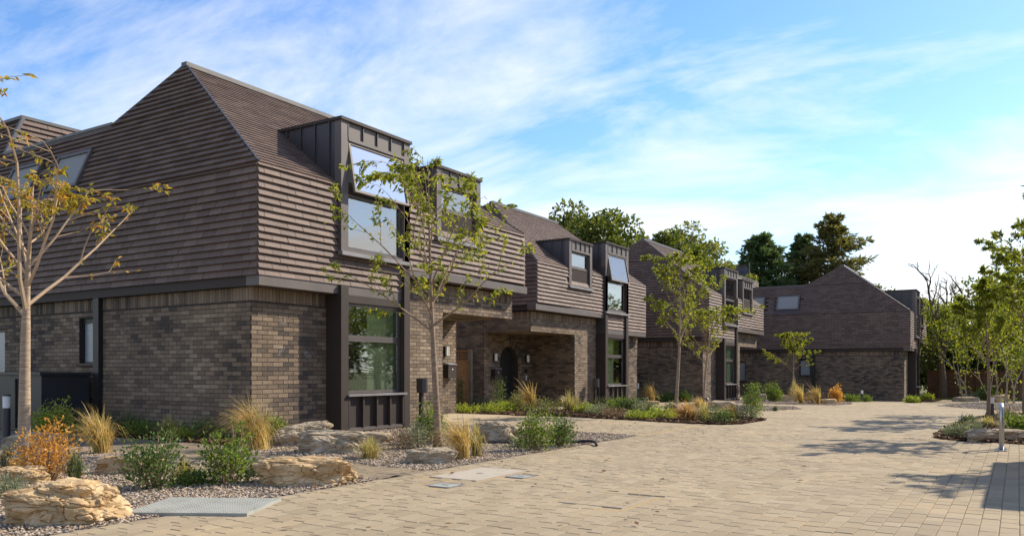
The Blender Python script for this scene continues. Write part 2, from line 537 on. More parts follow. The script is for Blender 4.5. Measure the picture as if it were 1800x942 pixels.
class House:
    def __init__(s, X0, Y0, mirror, dz, label, singles, seed):
        s.X0, s.Y0, s.mir, s.dz, s.singles = X0, Y0, mirror, dz, singles
        s.rng = np.random.RandomState(seed)
        yb = Y0 + (HL if mirror else 0)
        s.root = thing('mansard_house', label, 'house', (X0 - 4, Y0 + 4, dz), 'row of dark brick mansard houses')
        s.bricks, s.tiles = [], []
        s.build()
    def W(s, u, v, z):
        return (s.X0 - v, s.Y0 + (HL - u if s.mir else u), s.dz + z)
    def box(s, g, u0, u1, v0, v1, z0, z1):
        a, b = s.W(u0, v0, z0), s.W(u1, v1, z1)
        return g.box(a[0], b[0], a[1], b[1], a[2], b[2])
    def vec(s, du, dv, dz=0):
        return np.array((-dv, -du if s.mir else du, dz), float)
    # ---- walls
    def wall(s, g, P, e, n, length, z0, z1, openings=(), soldier=True, arch=None, th=.25, start=0.0, sold_h=None):
        """P = (u, v) of the start, e and n are (du, dv) unit vectors; n points outwards"""
        ops = list(openings)
        if arch:
            c, r, sp = arch
            ops.append((c - r, c + r, z0 - 1, sp + r))
        for a, b, c, d in core_boxes(length, z0, z1, ops):
            u0, u1 = P[0] + e[0] * a, P[0] + e[0] * b
            v0, v1 = P[1] + e[1] * a, P[1] + e[1] * b
            if e[0]: v1 = v0 - n[1] * th
            else: u1 = u0 - n[0] * th
            s.box(g, u0, u1, v0, v1, c, d)
        if arch:                              # spandrel above the semicircle, with its reveal
            c, r, sp = arch
            N = 16; pts = []
            for i in range(N + 1):
                a = math.pi * i / N
                pts.append((c - r * math.cos(a), sp + r * math.sin(a)))
            def Q(sv, zv, dep): return s.W(P[0] + e[0] * sv - n[0] * dep, P[1] + e[1] * sv - n[1] * dep, zv)
            for (s0, z0_), (s1, z1_) in zip(pts, pts[1:]):
                g.poly([Q(s0, z0_, 0), Q(s1, z1_, 0), Q(s1, sp + r, 0), Q(s0, sp + r, 0)])
                g.poly([Q(s0, z0_, 0), Q(s1, z1_, 0), Q(s1, z1_, th), Q(s0, z0_, th)])
        H = z1 - z0
        sold = (H - .222, H - .006) if soldier else None
        R = brick_rects(length, H, [(a, b, c - z0, d - z0) for a, b, c, d in openings], sold, (arch[0], arch[1], arch[2] - z0) if arch else None, start)
        E3, N3, U3 = s.vec(*e), s.vec(*n), np.array((0, 0, 1.))
        P3 = np.array(s.W(P[0], P[1], z0))
        for a, b, c, d in R:
            s.bricks.append((P3, E3, U3, N3, a, b, c, d))
        if arch:                              # ring of upright bricks
            c, r, sp = arch; K = 34
            for k in range(K):
                a0 = math.pi * (k + .07) / K; a1 = math.pi * (k + .93) / K
                q = [(c - (r + .01) * math.cos(a0), sp - z0 + (r + .01) * math.sin(a0)), (c - (r + .01) * math.cos(a1), sp - z0 + (r + .01) * math.sin(a1)),
                     (c - (r + .215) * math.cos(a1), sp - z0 + (r + .215) * math.sin(a1)), (c - (r + .215) * math.cos(a0), sp - z0 + (r + .215) * math.sin(a0))]
                s.ring.append(np.array([P3 + E3 * x + U3 * y + N3 * .010 for x, y in q]))
                s.ringn.append(N3)
    def flush_bricks(s, wallobj):
        rows = s.bricks; n = len(rows)
        P3 = np.array([r[0] for r in rows]); E3 = np.array([r[1] for r in rows]); U3 = np.array([r[2] for r in rows]); N3 = np.array([r[3] for r in rows])
        A = np.array([r[4:8] for r in rows])
        pro = .006 + s.rng.uniform(-.0012, .0012, n)
        cen = P3 + E3 * ((A[:, 0] + A[:, 1]) / 2)[:, None] + U3 * ((A[:, 2] + A[:, 3]) / 2)[:, None]
        single = np.zeros(n, bool)
        if s.singles:
            full = (A[:, 1] - A[:, 0] > BL - .002) & (A[:, 3] - A[:, 2] > BH - .002) & (np.abs(N3[:, 2]) < .5)
            x, y, d = project(cen)
            view = np.array((0, 0, EYE)) - cen
            fac = np.sum(view * N3, 1) / np.linalg.norm(view, axis=1)
            sc = np.where(full & (fac > .05) & (x > 5) & (x < 1795) & (cen[:, 2] > .35) & (cen[:, 2] - s.dz < 2.4), fac / d ** 2, -1)
            idx = np.argsort(-sc)[:s.singles]
            single[idx[sc[idx] > 0]] = True
        fr = np.empty((n, 4, 3)); bk = np.empty((n, 4, 3))
        for k, (i, j) in enumerate(((0, 2), (1, 2), (1, 3), (0, 3))):
            base = P3 + E3 * A[:, i][:, None] + U3 * A[:, j][:, None]
            fr[:, k] = base + N3 * pro[:, None]; bk[:, k] = base - N3 * .012
        flip = np.sum(np.cross(fr[:, 1] - fr[:, 0], fr[:, 3] - fr[:, 0]) * N3, 1) < 0
        fr[flip] = fr[flip][:, ::-1]; bk[flip] = bk[flip][:, ::-1]
        keep = ~single
        if s.ring:
            rg = np.array(s.ring); rb = rg - np.array(s.ringn)[:, None, :] * .02
            V, F = slabs(np.concatenate([fr[keep], rg]), np.concatenate([bk[keep], rb]))
        else:
            V, F = slabs(fr[keep], bk[keep])
        tag(mk('brick', V, F, M['brick'], wallobj), kind='stuff')
        for i in np.where(single)[0]:
            rz = math.pi / 2 if abs(E3[i][1]) > .5 else 0.0
            if N3[i][0] < -.5 or N3[i][1] > .5: rz += math.pi
            inst('brick', BRICK_ME, wallobj, cen[i], rz)
    # ---- tiles
    def tiles_on(s, P, e, up, n, total, lo, hi, cuts=(), thick=.056):
        """P world origin, e along the course, up along the slope, n outward; lo/hi(h) limits along e at slope height h"""
        h = 0.0; row = 0
        while h < total - .02:
            h1 = min(h + GAUGE + .012, total)
            a0, a1, b0, b1 = lo(h), lo(h1), hi(h), hi(h1)
            k0 = math.floor(min(a0, a1) / TW) - 1; k1 = math.ceil(max(b0, b1) / TW) + 1
            off = TW * .5 * (row % 2)
            for k in range(k0, k1 + 1):
                x0 = k * TW - off + s.rng.uniform(-.004, .004); x1 = x0 + TW - .007
                p0, p1 = max(x0, a0), min(x1, b0); q0, q1 = max(x0, a1), min(x1, b1)
                if p1 - p0 < .01 and q1 - q0 < .01: continue
                if p1 < p0: p0 = p1 = min(max((p0 + p1) / 2, a0), b0)
                if q1 < q0: q0 = q1 = min(max((q0 + q1) / 2, a1), b1)
                if any(c0 < h + GAUGE / 2 < c1 and d0 < (x0 + x1) / 2 < d1 for d0, d1, c0, c1 in cuts): continue
                full = abs(p1 - p0 - TW + .007) < .01 and abs(q1 - q0 - TW + .007) < .01 and h1 - h > GAUGE
                j = s.rng.uniform(-.0015, .0015)
                s.tiles.append((P, e, up, n, p0, p1, q0, q1, h, h1, full, thick + j))
            h += GAUGE; row += 1
    def flush_tiles(s, roofobj):
        T = s.tiles; n = len(T)
        P = np.array([t[0] for t in T]); E = np.array([t[1] for t in T]); U = np.array([t[2] for t in T]); N = np.array([t[3] for t in T])
        A = np.array([t[4:10] for t in T]); full = np.array([t[10] for t in T]); J = np.array([t[11] for t in T])
        def pt(a, h, o): return P + E * a[:, None] + U * h[:, None] + N * np.asarray(o).reshape(-1, 1)
        fr = np.stack([pt(A[:, 0], A[:, 4], J), pt(A[:, 1], A[:, 4], J), pt(A[:, 3], A[:, 5], .006), pt(A[:, 2], A[:, 5], .006)], 1)
        bk = np.stack([pt(A[:, 0], A[:, 4], .002), pt(A[:, 1], A[:, 4], .002), pt(A[:, 3], A[:, 5], .0), pt(A[:, 2], A[:, 5], .0)], 1)
        flip = np.sum(np.cross(fr[:, 1] - fr[:, 0], fr[:, 3] - fr[:, 0]) * N, 1) < 0
        fr[flip] = fr[flip][:, [1, 0, 3, 2]]; bk[flip] = bk[flip][:, [1, 0, 3, 2]]
        single = np.zeros(n, bool)
        if s.singles:
            cen = (fr[:, 0] + fr[:, 2]) / 2
            x, y, d = project(cen)
            view = np.array((0, 0, EYE)) - cen
            fac = np.sum(view * N, 1) / np.linalg.norm(view, axis=1)
            ok = full & (fac > .05) & (x > 5) & (x < 1795) & (np.abs(U[:, 2]) > .99)
            sc = np.where(ok, fac / d ** 2, -1)
            idx = np.argsort(-sc)[:s.singles]
            single[idx[sc[idx] > 0]] = True
        V, F = slabs(fr[~single], bk[~single])
        tag(mk('tile', V, F, M['tile'], roofobj), kind='stuff')
        for i in np.where(single)[0]:
            p = P[i] + E[i] * (A[i, 0] + A[i, 1]) / 2 + U[i] * A[i, 4] + N[i] * (J[i] - .056)
            nn = N[i]
            rz = math.atan2(nn[0], -nn[1])
            inst('tile', TILE_ME, roofobj, p, rz)
    # ---- windows facing the street
    def pane_set(s, win, u0, u1, z0, z1, v, mat, fr=.05, dep=.06):
        """glazed panel with its own frame: pane in the middle of a rectangular frame"""
        g = Geo()
        s.box(g, u0, u0 + fr, v, v + dep, z0, z1); s.box(g, u1 - fr, u1, v, v + dep, z0, z1)
        s.box(g, u0 + fr, u1 - fr, v, v + dep, z0, z0 + fr); s.box(g, u0 + fr, u1 - fr, v, v + dep, z1 - fr, z1)
        g.build('frame', M['frame'], win)
        g = Geo(); s.box(g, u0 + fr + .001, u1 - fr - .001, v + .025, v + .033, z0 + fr + .001, z1 - fr - .001); g.build('pane', mat, win)
    def open_sash(s, win, u0, u1, z0, z1, v, out, mat, fr=.045):
        """top-hung sash pushed out at the bottom"""
        a = math.asin(out / (z1 - z0)); ca, sa = math.cos(a), math.sin(a)
        def Q(u, t, o):           # t down from the hinge, o outward
            return s.W(u, v - t * sa - o * ca, z1 - t * ca + o * sa)
        Hh = z1 - z0
        def bar(g, ua, ub, ta, tb, oa, ob):
            g.hexa([Q(ua, tb, oa), Q(ub, tb, oa), Q(ub, tb, ob), Q(ua, tb, ob), Q(ua, ta, oa), Q(ub, ta, oa), Q(ub, ta, ob), Q(ua, ta, ob)])
        g = Geo()
        bar(g, u0, u0 + fr, 0, Hh, 0, .05); bar(g, u1 - fr, u1, 0, Hh, 0, .05)
        bar(g, u0 + fr, u1 - fr, 0, fr, 0, .05); bar(g, u0 + fr, u1 - fr, Hh - fr, Hh, 0, .05)
        g.build('sash', M['sash'], win)
        g = Geo(); bar(g, u0 + fr + .001, u1 - fr - .001, fr + .001, Hh - fr - .001, .018, .026); g.build('pane', mat, win)
    def panel_back(s, win, name, u0, u1, z0, z1, v, mat):
        g = Geo(); s.box(g, u0, u1, v, v + .02, z0, z1); g.build(name, mat, win)
    def dormer(s, u0, u1, vf, z0, z1, jamb, open_top):
        r = Geo(); head = .34
        vb = min((z1 - ZB) / ((ZR - ZB) / (VR + .27)) - .27 + .35, 1.9)
        # cheeks, jambs, header, sill, lid
        s.box(r, u0, u0 + jamb, vf, vf + .16, z0, z1); s.box(r, u1 - jamb, u1, vf, vf + .16, z0, z1)
        s.box(r, u0 + jamb, u1 - jamb, vf + .02, vf + .16, z1 - head, z1)
        s.box(r, u0 + jamb, u1 - jamb, vf + .015, vf + .16, z0, z0 + .06)
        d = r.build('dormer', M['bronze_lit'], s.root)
        g = Geo(); s.box(g, u0 + .004, u0 + .05, vf + .16, vb, z0 + .003, z1); g.build('cheek', M['seam'], d)
        g = Geo(); s.box(g, u1 - .05, u1 - .004, vf + .16, vb, z0 + .003, z1); g.build('cheek', M['seam'], d)
        g = Geo(); s.box(g, u0 - .03, u1 + .03, vf - .035, vb + .1, z1, z1 + .055); g.build('dormer_cap', M['bronze'], d)
        g = Geo(); s.box(g, u0 - .02, u1 + .02, vf - .05, vf + .06, z0 - .07, z0 - .001); g.build('apron_flashing', M['lead'], d)
        n = max(2, int(round((u1 - u0 - 2 * jamb) / .36)))
        for i in range(n + 1):
            u = u0 + jamb + (u1 - u0 - 2 * jamb) * i / n
            g = Geo(); s.box(g, u - .011, u + .011, vf - .008, vf + .02, z1 - head + .07, z1 - .001); g.build('seam', M['seam'], d)
        g = Geo(); s.box(g, u0 + jamb, u1 - jamb, vf - .012, vf + .02, z1 - head, z1 - head + .06); g.build('header_bar', M['bronze_lit'], d)
        v = vf + .28
        while v < vb - .08:
            for uu, sg in ((u0, -1), (u1, 1)):
                zc = ZB + (v + .27) * (ZR - ZB) / (VR + .27) if v > -.27 else z0
                g = Geo(); s.box(g, uu + .004 * -sg, uu + sg * .024, v - .010, v + .010, max(z0, zc - .1), z1 - .001); g.build('seam', M['seam'], d)
            v += .36
        win = thing_part('window', s.root)
        a, b, c, e = u0 + jamb, u1 - jamb, z0 + .06, z1 - head
        mid = c + (e - c) * .52
        s.pane_set(win, a, b, c, mid, vf + .075, M['glass_hi'])
        if open_top:
            g = Geo(); s.box(g, a, a + .03, vf + .07, vf + .13, mid, e); s.box(g, b - .03, b, vf + .07, vf + .13, mid, e); s.box(g, a + .03, b - .03, vf + .07, vf + .13, e - .03, e); g.build('frame', M['frame'], win)
            s.open_sash(win, a + .02, b - .02, mid - .02, e - .012, vf + .065, .17, M['sash_glass'])
        else:
            s.pane_set(win, a, b, mid + .002, e, vf + .075, M['glass_hi'])
        s.panel_back(win, 'blind', a - .02, b + .02, c, e, vf + .20, M['blind_pale'])
        return d
    # ---- whole house
    def build(s):
        s.ring, s.ringn = [], []
        rt = s.root
        g = Geo()
        side_ops = [(4.40, 4.96, 1.25, 2.14), (7.78, 8.65, .95, 2.05)]
        s.wall(g, (0, .25), (0, 1), (-1, 0), HD - .5, 0, ZF0, [(a - .25, b - .25, c, d) for a, b, c, d in side_ops], start=-.25)   # plain side
        s.wall(g, (0, 0), (1, 0), (0, -1), BU0, 0, ZF0, start=-.008)                      # short front beside the bay
        s.wall(g, (BU1, 0), (1, 0), (0, -1), UP_ - BU1, 0, ZH0)                           # front beside the porch
        s.wall(g, (UP_, 0), (1, 0), (0, -1), HL - UP_, 2.40, ZH0)                         # band over the porch
        s.wall(g, (UP_, .25), (0, 1), (1, 0), DV - .25, 0, 2.40, soldier=False, th=.25, start=-.25)
        s.wall(g, (UP_, DV), (1, 0), (0, -1), HL - UP_, 0, 2.40, soldier=False, arch=(6.535 - UP_, .555, 1.44))
        s.wall(g, (HL, DV + .25), (0, 1), (1, 0), HD - DV - .5, 0, ZH0, start=-.258)
        s.box(g, HL - .25, HL, DV, DV + .25, 2.40, ZH0)
        s.wall(g, (HL, .25), (0, 1), (1, 0), DV - .25, 2.40, ZH0, start=-.258)
        s.wall(g, (0, HD), (1, 0), (0, 1), HL, 0, ZH0)
        # brick soffit over the porch
        s.box(g, UP_, HL - .251, .251, DV, 2.41, 2.5)
        E3, U3, N3 = s.vec(1, 0), s.vec(0, 1), np.array((0, 0, -1.))
        P3 = np.array(s.W(UP_, 0, 2.40))
        for a, b, c, d in brick_rects(HL - UP_, DV): s.bricks.append((P3, E3, U3, N3, a, b, c, d))
        s.box(g, BU0 - .001, BU1 + .001, .10, .25, 0, .06)
        wall = g.build('wall', M['mortar'], rt)
        s.flush_bricks(wall)
        # porch floor
        g = Geo(); s.box(g, UP_, HL, 0, DV, -.3, .03); g.build('porch_step', M['paving'], rt)
        # ---- roof shell
        g = Geo(); p = -.10
        def poly(*q): g.poly([s.W(*x) for x in q])
        ia = lambda z: -.10 + KA * (z - ZB)
        ip = lambda z: HL + .10 - KP * (z - ZB)
        # vertical faces: plain side, front low half, front high half, porch side
        sd = [(-.10, -.27, ZF1), (-.10, HD, ZF1), (-.10, HD, ZB), (-.10, -.27, ZB)]; poly(*sd)
        poly((-.10, -.27, ZF1), (BU1, -.27, ZF1), (BU1, -.27, ZB), (-.10, -.27, ZB))
        poly((BU1, -.27, ZH1), (HL + .1, -.27, ZH1), (HL + .1, -.27, ZB), (BU1, -.27, ZB))
        poly((BU1, -.27, ZF1), (BU1, 0, ZF1), (BU1, 0, ZH1), (BU1, -.27, ZH1))
        poly((HL + .1, -.27, ZH1), (HL + .1, HD, ZH1), (HL + .1, HD, ZB), (HL + .1, -.27, ZB))
        poly((-.1, HD, ZF1), (HL + .1, HD, ZH1), (HL + .1, HD, ZB), (-.1, HD, ZB))
        # slopes
        poly((-.10, -.27, ZB), (HL + .1, -.27, ZB), (ip(ZR), VR, ZR), (ia(ZR), VR, ZR))
        poly((ia(ZR), VR, ZR), (ip(ZR), VR, ZR), (ip(ZP), VP_, ZP), (ia(ZP), VP_, ZP))
        poly((-.10, -.27, ZB), (ia(ZR), VR, ZR), (ia(ZP), VP_, ZP), (ia(ZP), VBLK, ZP), (ia(ZBLK), VBLK, ZBLK), (ia(ZBLK), HD, ZBLK), (-.10, HD, ZB))
        poly((HL + .1, -.27, ZB), (ip(ZR), VR, ZR), (ip(ZP), VP_, ZP), (ip(ZP), VBLK, ZP), (ip(ZP), HD, ZP), (HL + .1, HD, ZB))
        poly((ia(ZP), VP_, ZP), (ip(ZP), VP_, ZP), (ip(ZP), HD, ZP), (ia(ZP), HD, ZP))
        poly((ia(ZP), VBLK, ZP), (ip(ZP), VBLK, ZP), (ip(ZP), VBLK, ZBLK), (ia(ZBLK), VBLK, ZBLK))
        poly((ia(ZBLK), VBLK, ZBLK), (ip(ZP), VBLK, ZBLK), (ip(ZP), HD, ZBLK), (ia(ZBLK), HD, ZBLK))
        poly((ip(ZP), VBLK, ZP), (ip(ZP), HD, ZP), (ip(ZP), HD, ZBLK), (ip(ZP), VBLK, ZBLK))
        poly((-.1, HD, ZB), (HL + .1, HD, ZB), (ip(ZP), HD, ZP), (ip(ZP), HD, ZBLK), (ia(ZBLK), HD, ZBLK))
        roof = g.build('roof', M['underlay'], rt)
        UPV = np.array((0, 0, 1.))
        arr = lambda *q: np.array(s.W(*q))
        # hanging tiles
        hv = ZB - ZF1
        s.tiles_on(arr(-.10, -.27, ZF1), s.vec(0, 1), UPV, s.vec(-1, 0), hv, lambda h: -.02, lambda h: HD + .27)
        hs = ZH1 - ZF1
        s.tiles_on(arr(0, -.27, ZF1), s.vec(1, 0), UPV, s.vec(0, -1), hv, lambda h: -.12, lambda h: (BU1 - .03 if h < hs - .02 else HL + .12), cuts=[(BU0 + .05, BU1 - .05, .75, 9), (4.6, 6.1, 1.4, 9)])
        s.tiles_on(arr(HL + .10, -.27, ZH1), s.vec(0, 1), UPV, s.vec(1, 0), ZB - ZH1, lambda h: -.02, lambda h: HD + .27)
        # front slope
        run, rise = VR + .27, ZR - ZB
        sl = math.hypot(run, rise); up = s.vec(0, run / sl, 0) + UPV * (rise / sl); nn = s.vec(0, -rise / sl) + UPV * (run / sl)
        s.tiles_on(arr(0, -.27, ZB), s.vec(1, 0), up, nn, sl - .05, lambda h: -.10 + KA * h * rise / sl, lambda h: HL + .10 - KP * h * rise / sl, thick=.030)
        # plain side slope (with skylights cut out)
        sk = math.hypot(1, KA); up = s.vec(KA / sk, 0) + UPV / sk; nn = s.vec(-1 / sk, 0) + UPV * (KA / sk)
        P = arr(-.10, 0, ZB)
        zr = lambda h: ZB + h / sk
        ridge_lo = lambda h: -.27 + (zr(h) - ZB) * run / rise
        s.tiles_on(P, s.vec(0, 1), up, nn, (ZP - ZB) * sk, ridge_lo, lambda h: HD, cuts=[(4.95, 6.2, .28, 1.12), (6.75, 8.0, .28, 1.12)])
        s.tiles_on(P + up * (ZP - ZB) * sk, s.vec(0, 1), up, nn, (ZR - ZP) * sk - .03, lambda h: ridge_lo(h + (ZP - ZB) * sk), lambda h: VP_ - (h / sk) * (VP_ - VR) / (ZR - ZP))
        s.tiles_on(P + up * (ZP - ZB) * sk, s.vec(0, 1), up, nn, (ZBLK - ZP) * sk, lambda h: VBLK, lambda h: HD)
        # porch side slope
        sk2 = math.hypot(1, KP); up2 = s.vec(-KP / sk2, 0) + UPV / sk2; nn2 = s.vec(1 / sk2, 0) + UPV * (KP / sk2)
        P2 = arr(HL + .10, 0, ZB)
        rl2 = lambda h: -.27 + (h / sk2) * run / rise
        s.tiles_on(P2, s.vec(0, 1), up2, nn2, (ZP - ZB) * sk2, rl2, lambda h: HD)
        s.tiles_on(P2 + up2 * (ZP - ZB) * sk2, s.vec(0, 1), up2, nn2, (ZR - ZP) * sk2 - .03, lambda h: rl2(h + (ZP - ZB) * sk2), lambda h: VP_ - (h / sk2) * (VP_ - VR) / (ZR - ZP))
        # front of the raised block
        s.tiles_on(arr(0, VBLK, ZP), s.vec(1, 0), UPV, s.vec(0, -1), ZBLK - ZP, lambda h: ia(ZP) + h * KA, lambda h: ip(ZP))
        s.flush_tiles(roof)
        # ridge, hips, copings
        def strip(name, a, b, w, t, mat):
            A, B = Vector(s.W(*a)), Vector(s.W(*b)); d = (B - A).normalized(); sidev = d.cross(Vector((0, 0, 1))).normalized() * w / 2
            o = d.cross(sidev).normalized()
            if o.z < 0: o = -o
            lo, hi_ = -o * .03, o * t
            Geo().hexa([A - sidev + lo, A + sidev + lo, B + sidev + lo, B - sidev + lo, A - sidev + hi_, A + sidev + hi_, B + sidev + hi_, B - sidev + hi_]).build(name, mat, roof)
        strip('ridge_cap', (ia(ZR) - .05, VR, ZR), (ip(ZR) + .03, VR, ZR), .16, .055, M['coping'])
        strip('hip_strip', (-.10, -.27, ZB), (ia(ZR), VR, ZR), .035, .040, M['seam'])
        strip('hip_strip', (HL + .10, -.27, ZB), (ip(ZR), VR, ZR), .035, .040, M['seam'])
        strip('hip_strip', (ia(ZR), VR, ZR), (ia(ZP), VP_, ZP), .05, .04, M['seam'])
        strip('hip_strip', (ip(ZR), VR, ZR), (ip(ZP), VP_, ZP), .05, .04, M['seam'])
        strip('corner_trim', (-.115, -.285, ZF1), (-.115, -.285, ZB), .02, .02, M['seam'])
        g = Geo(); s.box(g, ia(ZP) - .04, ia(ZP) + .16, VP_ - .02, VBLK, ZP - .03, ZP + .07); g.build('parapet_coping', M['coping'], roof)
        g = Geo(); s.box(g, ia(ZBLK) - .05, ip(ZP) + .03, VBLK - .04, VBLK + .12, ZBLK, ZBLK + .07); s.box(g, ia(ZBLK) - .05, ia(ZBLK) + .12, VBLK + .12, HD, ZBLK, ZBLK + .07); g.build('parapet_coping', M['coping'], roof)
        strip('corner_trim', (ia(ZP) - .01, VBLK - .02, ZP), (ia(ZBLK) - .01, VBLK - .02, ZBLK), .10, .04, M['coping'])
        # skylights in the plain side slope
        for v0, v1 in ((4.98, 6.17), (6.78, 7.97)):
            win = thing_part('skylight', rt)
            def S(v, h, o): return Vector(P + s.vec(0, 1) * v + up * h + nn * o)
            def bar(g, va, vb, ha, hb, oa, ob):
                g.hexa([S(va, ha, oa), S(vb, ha, oa), S(vb, hb, oa), S(va, hb, oa), S(va, ha, ob), S(vb, ha, ob), S(vb, hb, ob), S(va, hb, ob)])
            g = Geo(); h0, h1 = .25, 1.12
            bar(g, v0, v0 + .07, h0, h1, -.02, .09); bar(g, v1 - .07, v1, h0, h1, -.02, .09); bar(g, v0 + .07, v1 - .07, h0, h0 + .07, -.02, .085); bar(g, v0 + .07, v1 - .07, h1 - .07, h1, -.02, .085)
            g.build('frame', M['bronze_lit'], win)
            g = Geo(); bar(g, v0 + .071, v1 - .071, h0 + .071, h1 - .071, .045, .055); g.build('pane', M['blind_pale'], win)
            g = Geo(); bar(g, v0 - .1, v1 + .1, h0 - .22, h0 - .004, .012, .042); g.build('apron_flashing', M['seam'], win)
        # ---- fascias
        g = Geo(); s.box(g, -.11, BU1 - .13, -.31, -.001, ZF0, ZF1); g.build('fascia', M['bronze_lit'], rt)  # street fascia takes the sunlit-coloured bronze, side fascia the darker one
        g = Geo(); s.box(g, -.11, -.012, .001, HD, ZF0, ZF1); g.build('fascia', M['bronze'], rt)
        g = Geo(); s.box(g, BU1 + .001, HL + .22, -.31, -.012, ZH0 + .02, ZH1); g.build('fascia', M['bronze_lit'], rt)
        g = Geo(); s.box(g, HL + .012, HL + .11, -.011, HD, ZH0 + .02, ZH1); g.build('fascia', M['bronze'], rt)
        # ---- bay column
        vf = -.38
        g = Geo(); jl, jr = .185, .17
        s.box(g, BU0, BU0 + jl, vf, -.32, 0.02, ZB if s.mir else ZF0 + .16); s.box(g, BU1 - jr, BU1, vf, .1, 0.02, ZB)
        s.box(g, BU0, BU0 + .06, -.32, .1, 0.02, ZF0 - .001); s.box(g, BU0 + jl, BU1 - jr, vf + .06, .05, ZF0 - .14, ZF0 - .001)
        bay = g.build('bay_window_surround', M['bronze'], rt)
        if s.mir:
            g = Geo(); s.box(g, BU1 - .10, BU1 + .004, vf + .004, .3, ZF0, ZB + .3); g.build('cheek', M['seam'], bay)
        g = Geo(); s.box(g, BU0 + jl, BU1 - jr, vf + .07, -.20, .02, .66); g.build('panel', M['bronze'], bay)
        g = Geo(); s.box(g, BU0 + jl, BU1 - jr, vf + .015, vf + .07, .03, .09); g.build('plinth_rail', M['bronze_lit'], bay)
        n = 4
        for i in range(n + 1):
            u = BU0 + jl + .03 + (BU1 - BU0 - jl - jr - .06) * i / n
            g = Geo(); s.box(g, u - .02, u + .02, vf + .0, vf + .07, .09, .66); g.build('batten', M['bronze'], bay)
        win = thing_part('window', rt)
        a, b = BU0 + jl, BU1 - jr
        g = Geo(); s.box(g, a - .03, b + .03, vf - .05, vf + .12, .662, .70); g.build('sill', M['lead'], win)
        s.pane_set(win, a, b, .71, 1.72, vf + .12, M['glass_lo'], .055)
        s.pane_set(win, a, b, 1.722, ZF0 - .141, vf + .12, M['glass_lo'], .055)
        s.panel_back(win, 'blind', a + (b - a) * .45, b, .71, ZF0 - .15, vf + .19, M['blind_green'])
        s.panel_back(win, 'room_wall', a - .3, b + .1, .3, ZF0, .5, M['room'])
        # ---- dormers
        s.dormer(BU0, BU1, vf, 3.26, 5.60, .18, not (s.mir is None) and s.dz > -.1)
        s.dormer(4.53, 6.15, -.33, 3.92, 5.37, .16, False)
        # ---- side windows, drainpipes
        for (v0, v1, z0, z1) in side_ops:
            win = thing_part('window', rt)
            g = Geo(); q = .05
            s.box(g, .06, .12, v0, v0 + q, z0, z1); s.box(g, .06, .12, v1 - q, v1, z0, z1); s.box(g, .06, .12, v0 + q, v1 - q, z0, z0 + q); s.box(g, .06, .12, v0 + q, v1 - q, z1 - .09, z1)
            g.build('frame', M['black_metal'], win)
            g = Geo(); s.box(g, .085, .10, v0 + q, v1 - q, z0 + q, z1 - .09); g.build('pane', M['frost'], win)
            g = Geo(); s.box(g, -.06, .06, v0 - .06, v1 + .02, z0 - .04, z0 - .001); g.build('sill', M['bronze'], win)
        g = Geo(); s.box(g, -.10, -.011, 4.16, 4.34, .0, ZF0 - .001); g.build('drainpipe', M['black_metal'], rt)
        g = Geo(); s.box(g, HL + .011, HL + .09, 3.4, 3.55, .0, ZH0); g.build('drainpipe', M['black_metal'], rt)
        # ---- arched door
        c, r, sp = 6.535, .555, 1.44
        g = Geo(); N = 16; pts = [(c - r, .03), (c + r, .03)]
        for i in range(N + 1):
            t = math.pi * i / N; pts.append((c + r * math.cos(t), sp + r * math.sin(t)))
        f0 = [s.W(u, DV + .16, z) for u, z in pts]; f1 = [s.W(u, DV + .22, z) for u, z in pts]
        g.poly(f0); g.poly(f1[::-1])
        for i in range(len(pts)):
            j = (i + 1) % len(pts); g.poly([f0[i], f1[i], f1[j], f0[j]])
        door = g.build('door', M['door'], rt)
        g = Geo(); rr = r - .07; arc = [(c - rr, .1)] + [(c - rr * math.cos(math.pi * i / N), sp + rr * math.sin(math.pi * i / N)) for i in range(N + 1)] + [(c + rr, .1)]
        g.tube([s.W(u, DV + .155, z) for u, z in arc], .014, 5); g.build('door_moulding', M['black_metal'], door)
        g = Geo(); g.tube([s.W(c - .38, DV + .08, .85), s.W(c - .38, DV + .08, 1.25)], .014, 8); s.box(g, c - .392, c - .368, DV + .08, DV + .17, .9, .92); s.box(g, c - .392, c - .368, DV + .08, DV + .17, 1.18, 1.2); g.build('handle', M['black_metal'], door)

def thing_part(name, parent):
    """an Empty that groups the pieces of one part"""
    o = bpy.data.objects.new(name, None); o.empty_display_size = .1
    COL.objects.link(o); o.parent = parent; ORI[o] = ORI[parent]
    return o

h1 = House(-10.6, 8.95, False, 0.0, 'brick house with tile-hung mansard roof and open dormer window, beside the boulder garden', 300, 1)
h2 = House(-12.4, 20.9, True, -.08, 'brick mansard house with a visible arched front door and two dormers, behind the mulch bed', 0, 2)
h3 = House(-10.9, 32.1, False, -.14, 'brick mansard house behind two slim trees, next to the arched door house', 0, 3)
h4 = House(-4.78, 44.06, False, -.38, 'end house with shaded tile-hung side wall and skylight, in front of the tall conifers', 0, 4)

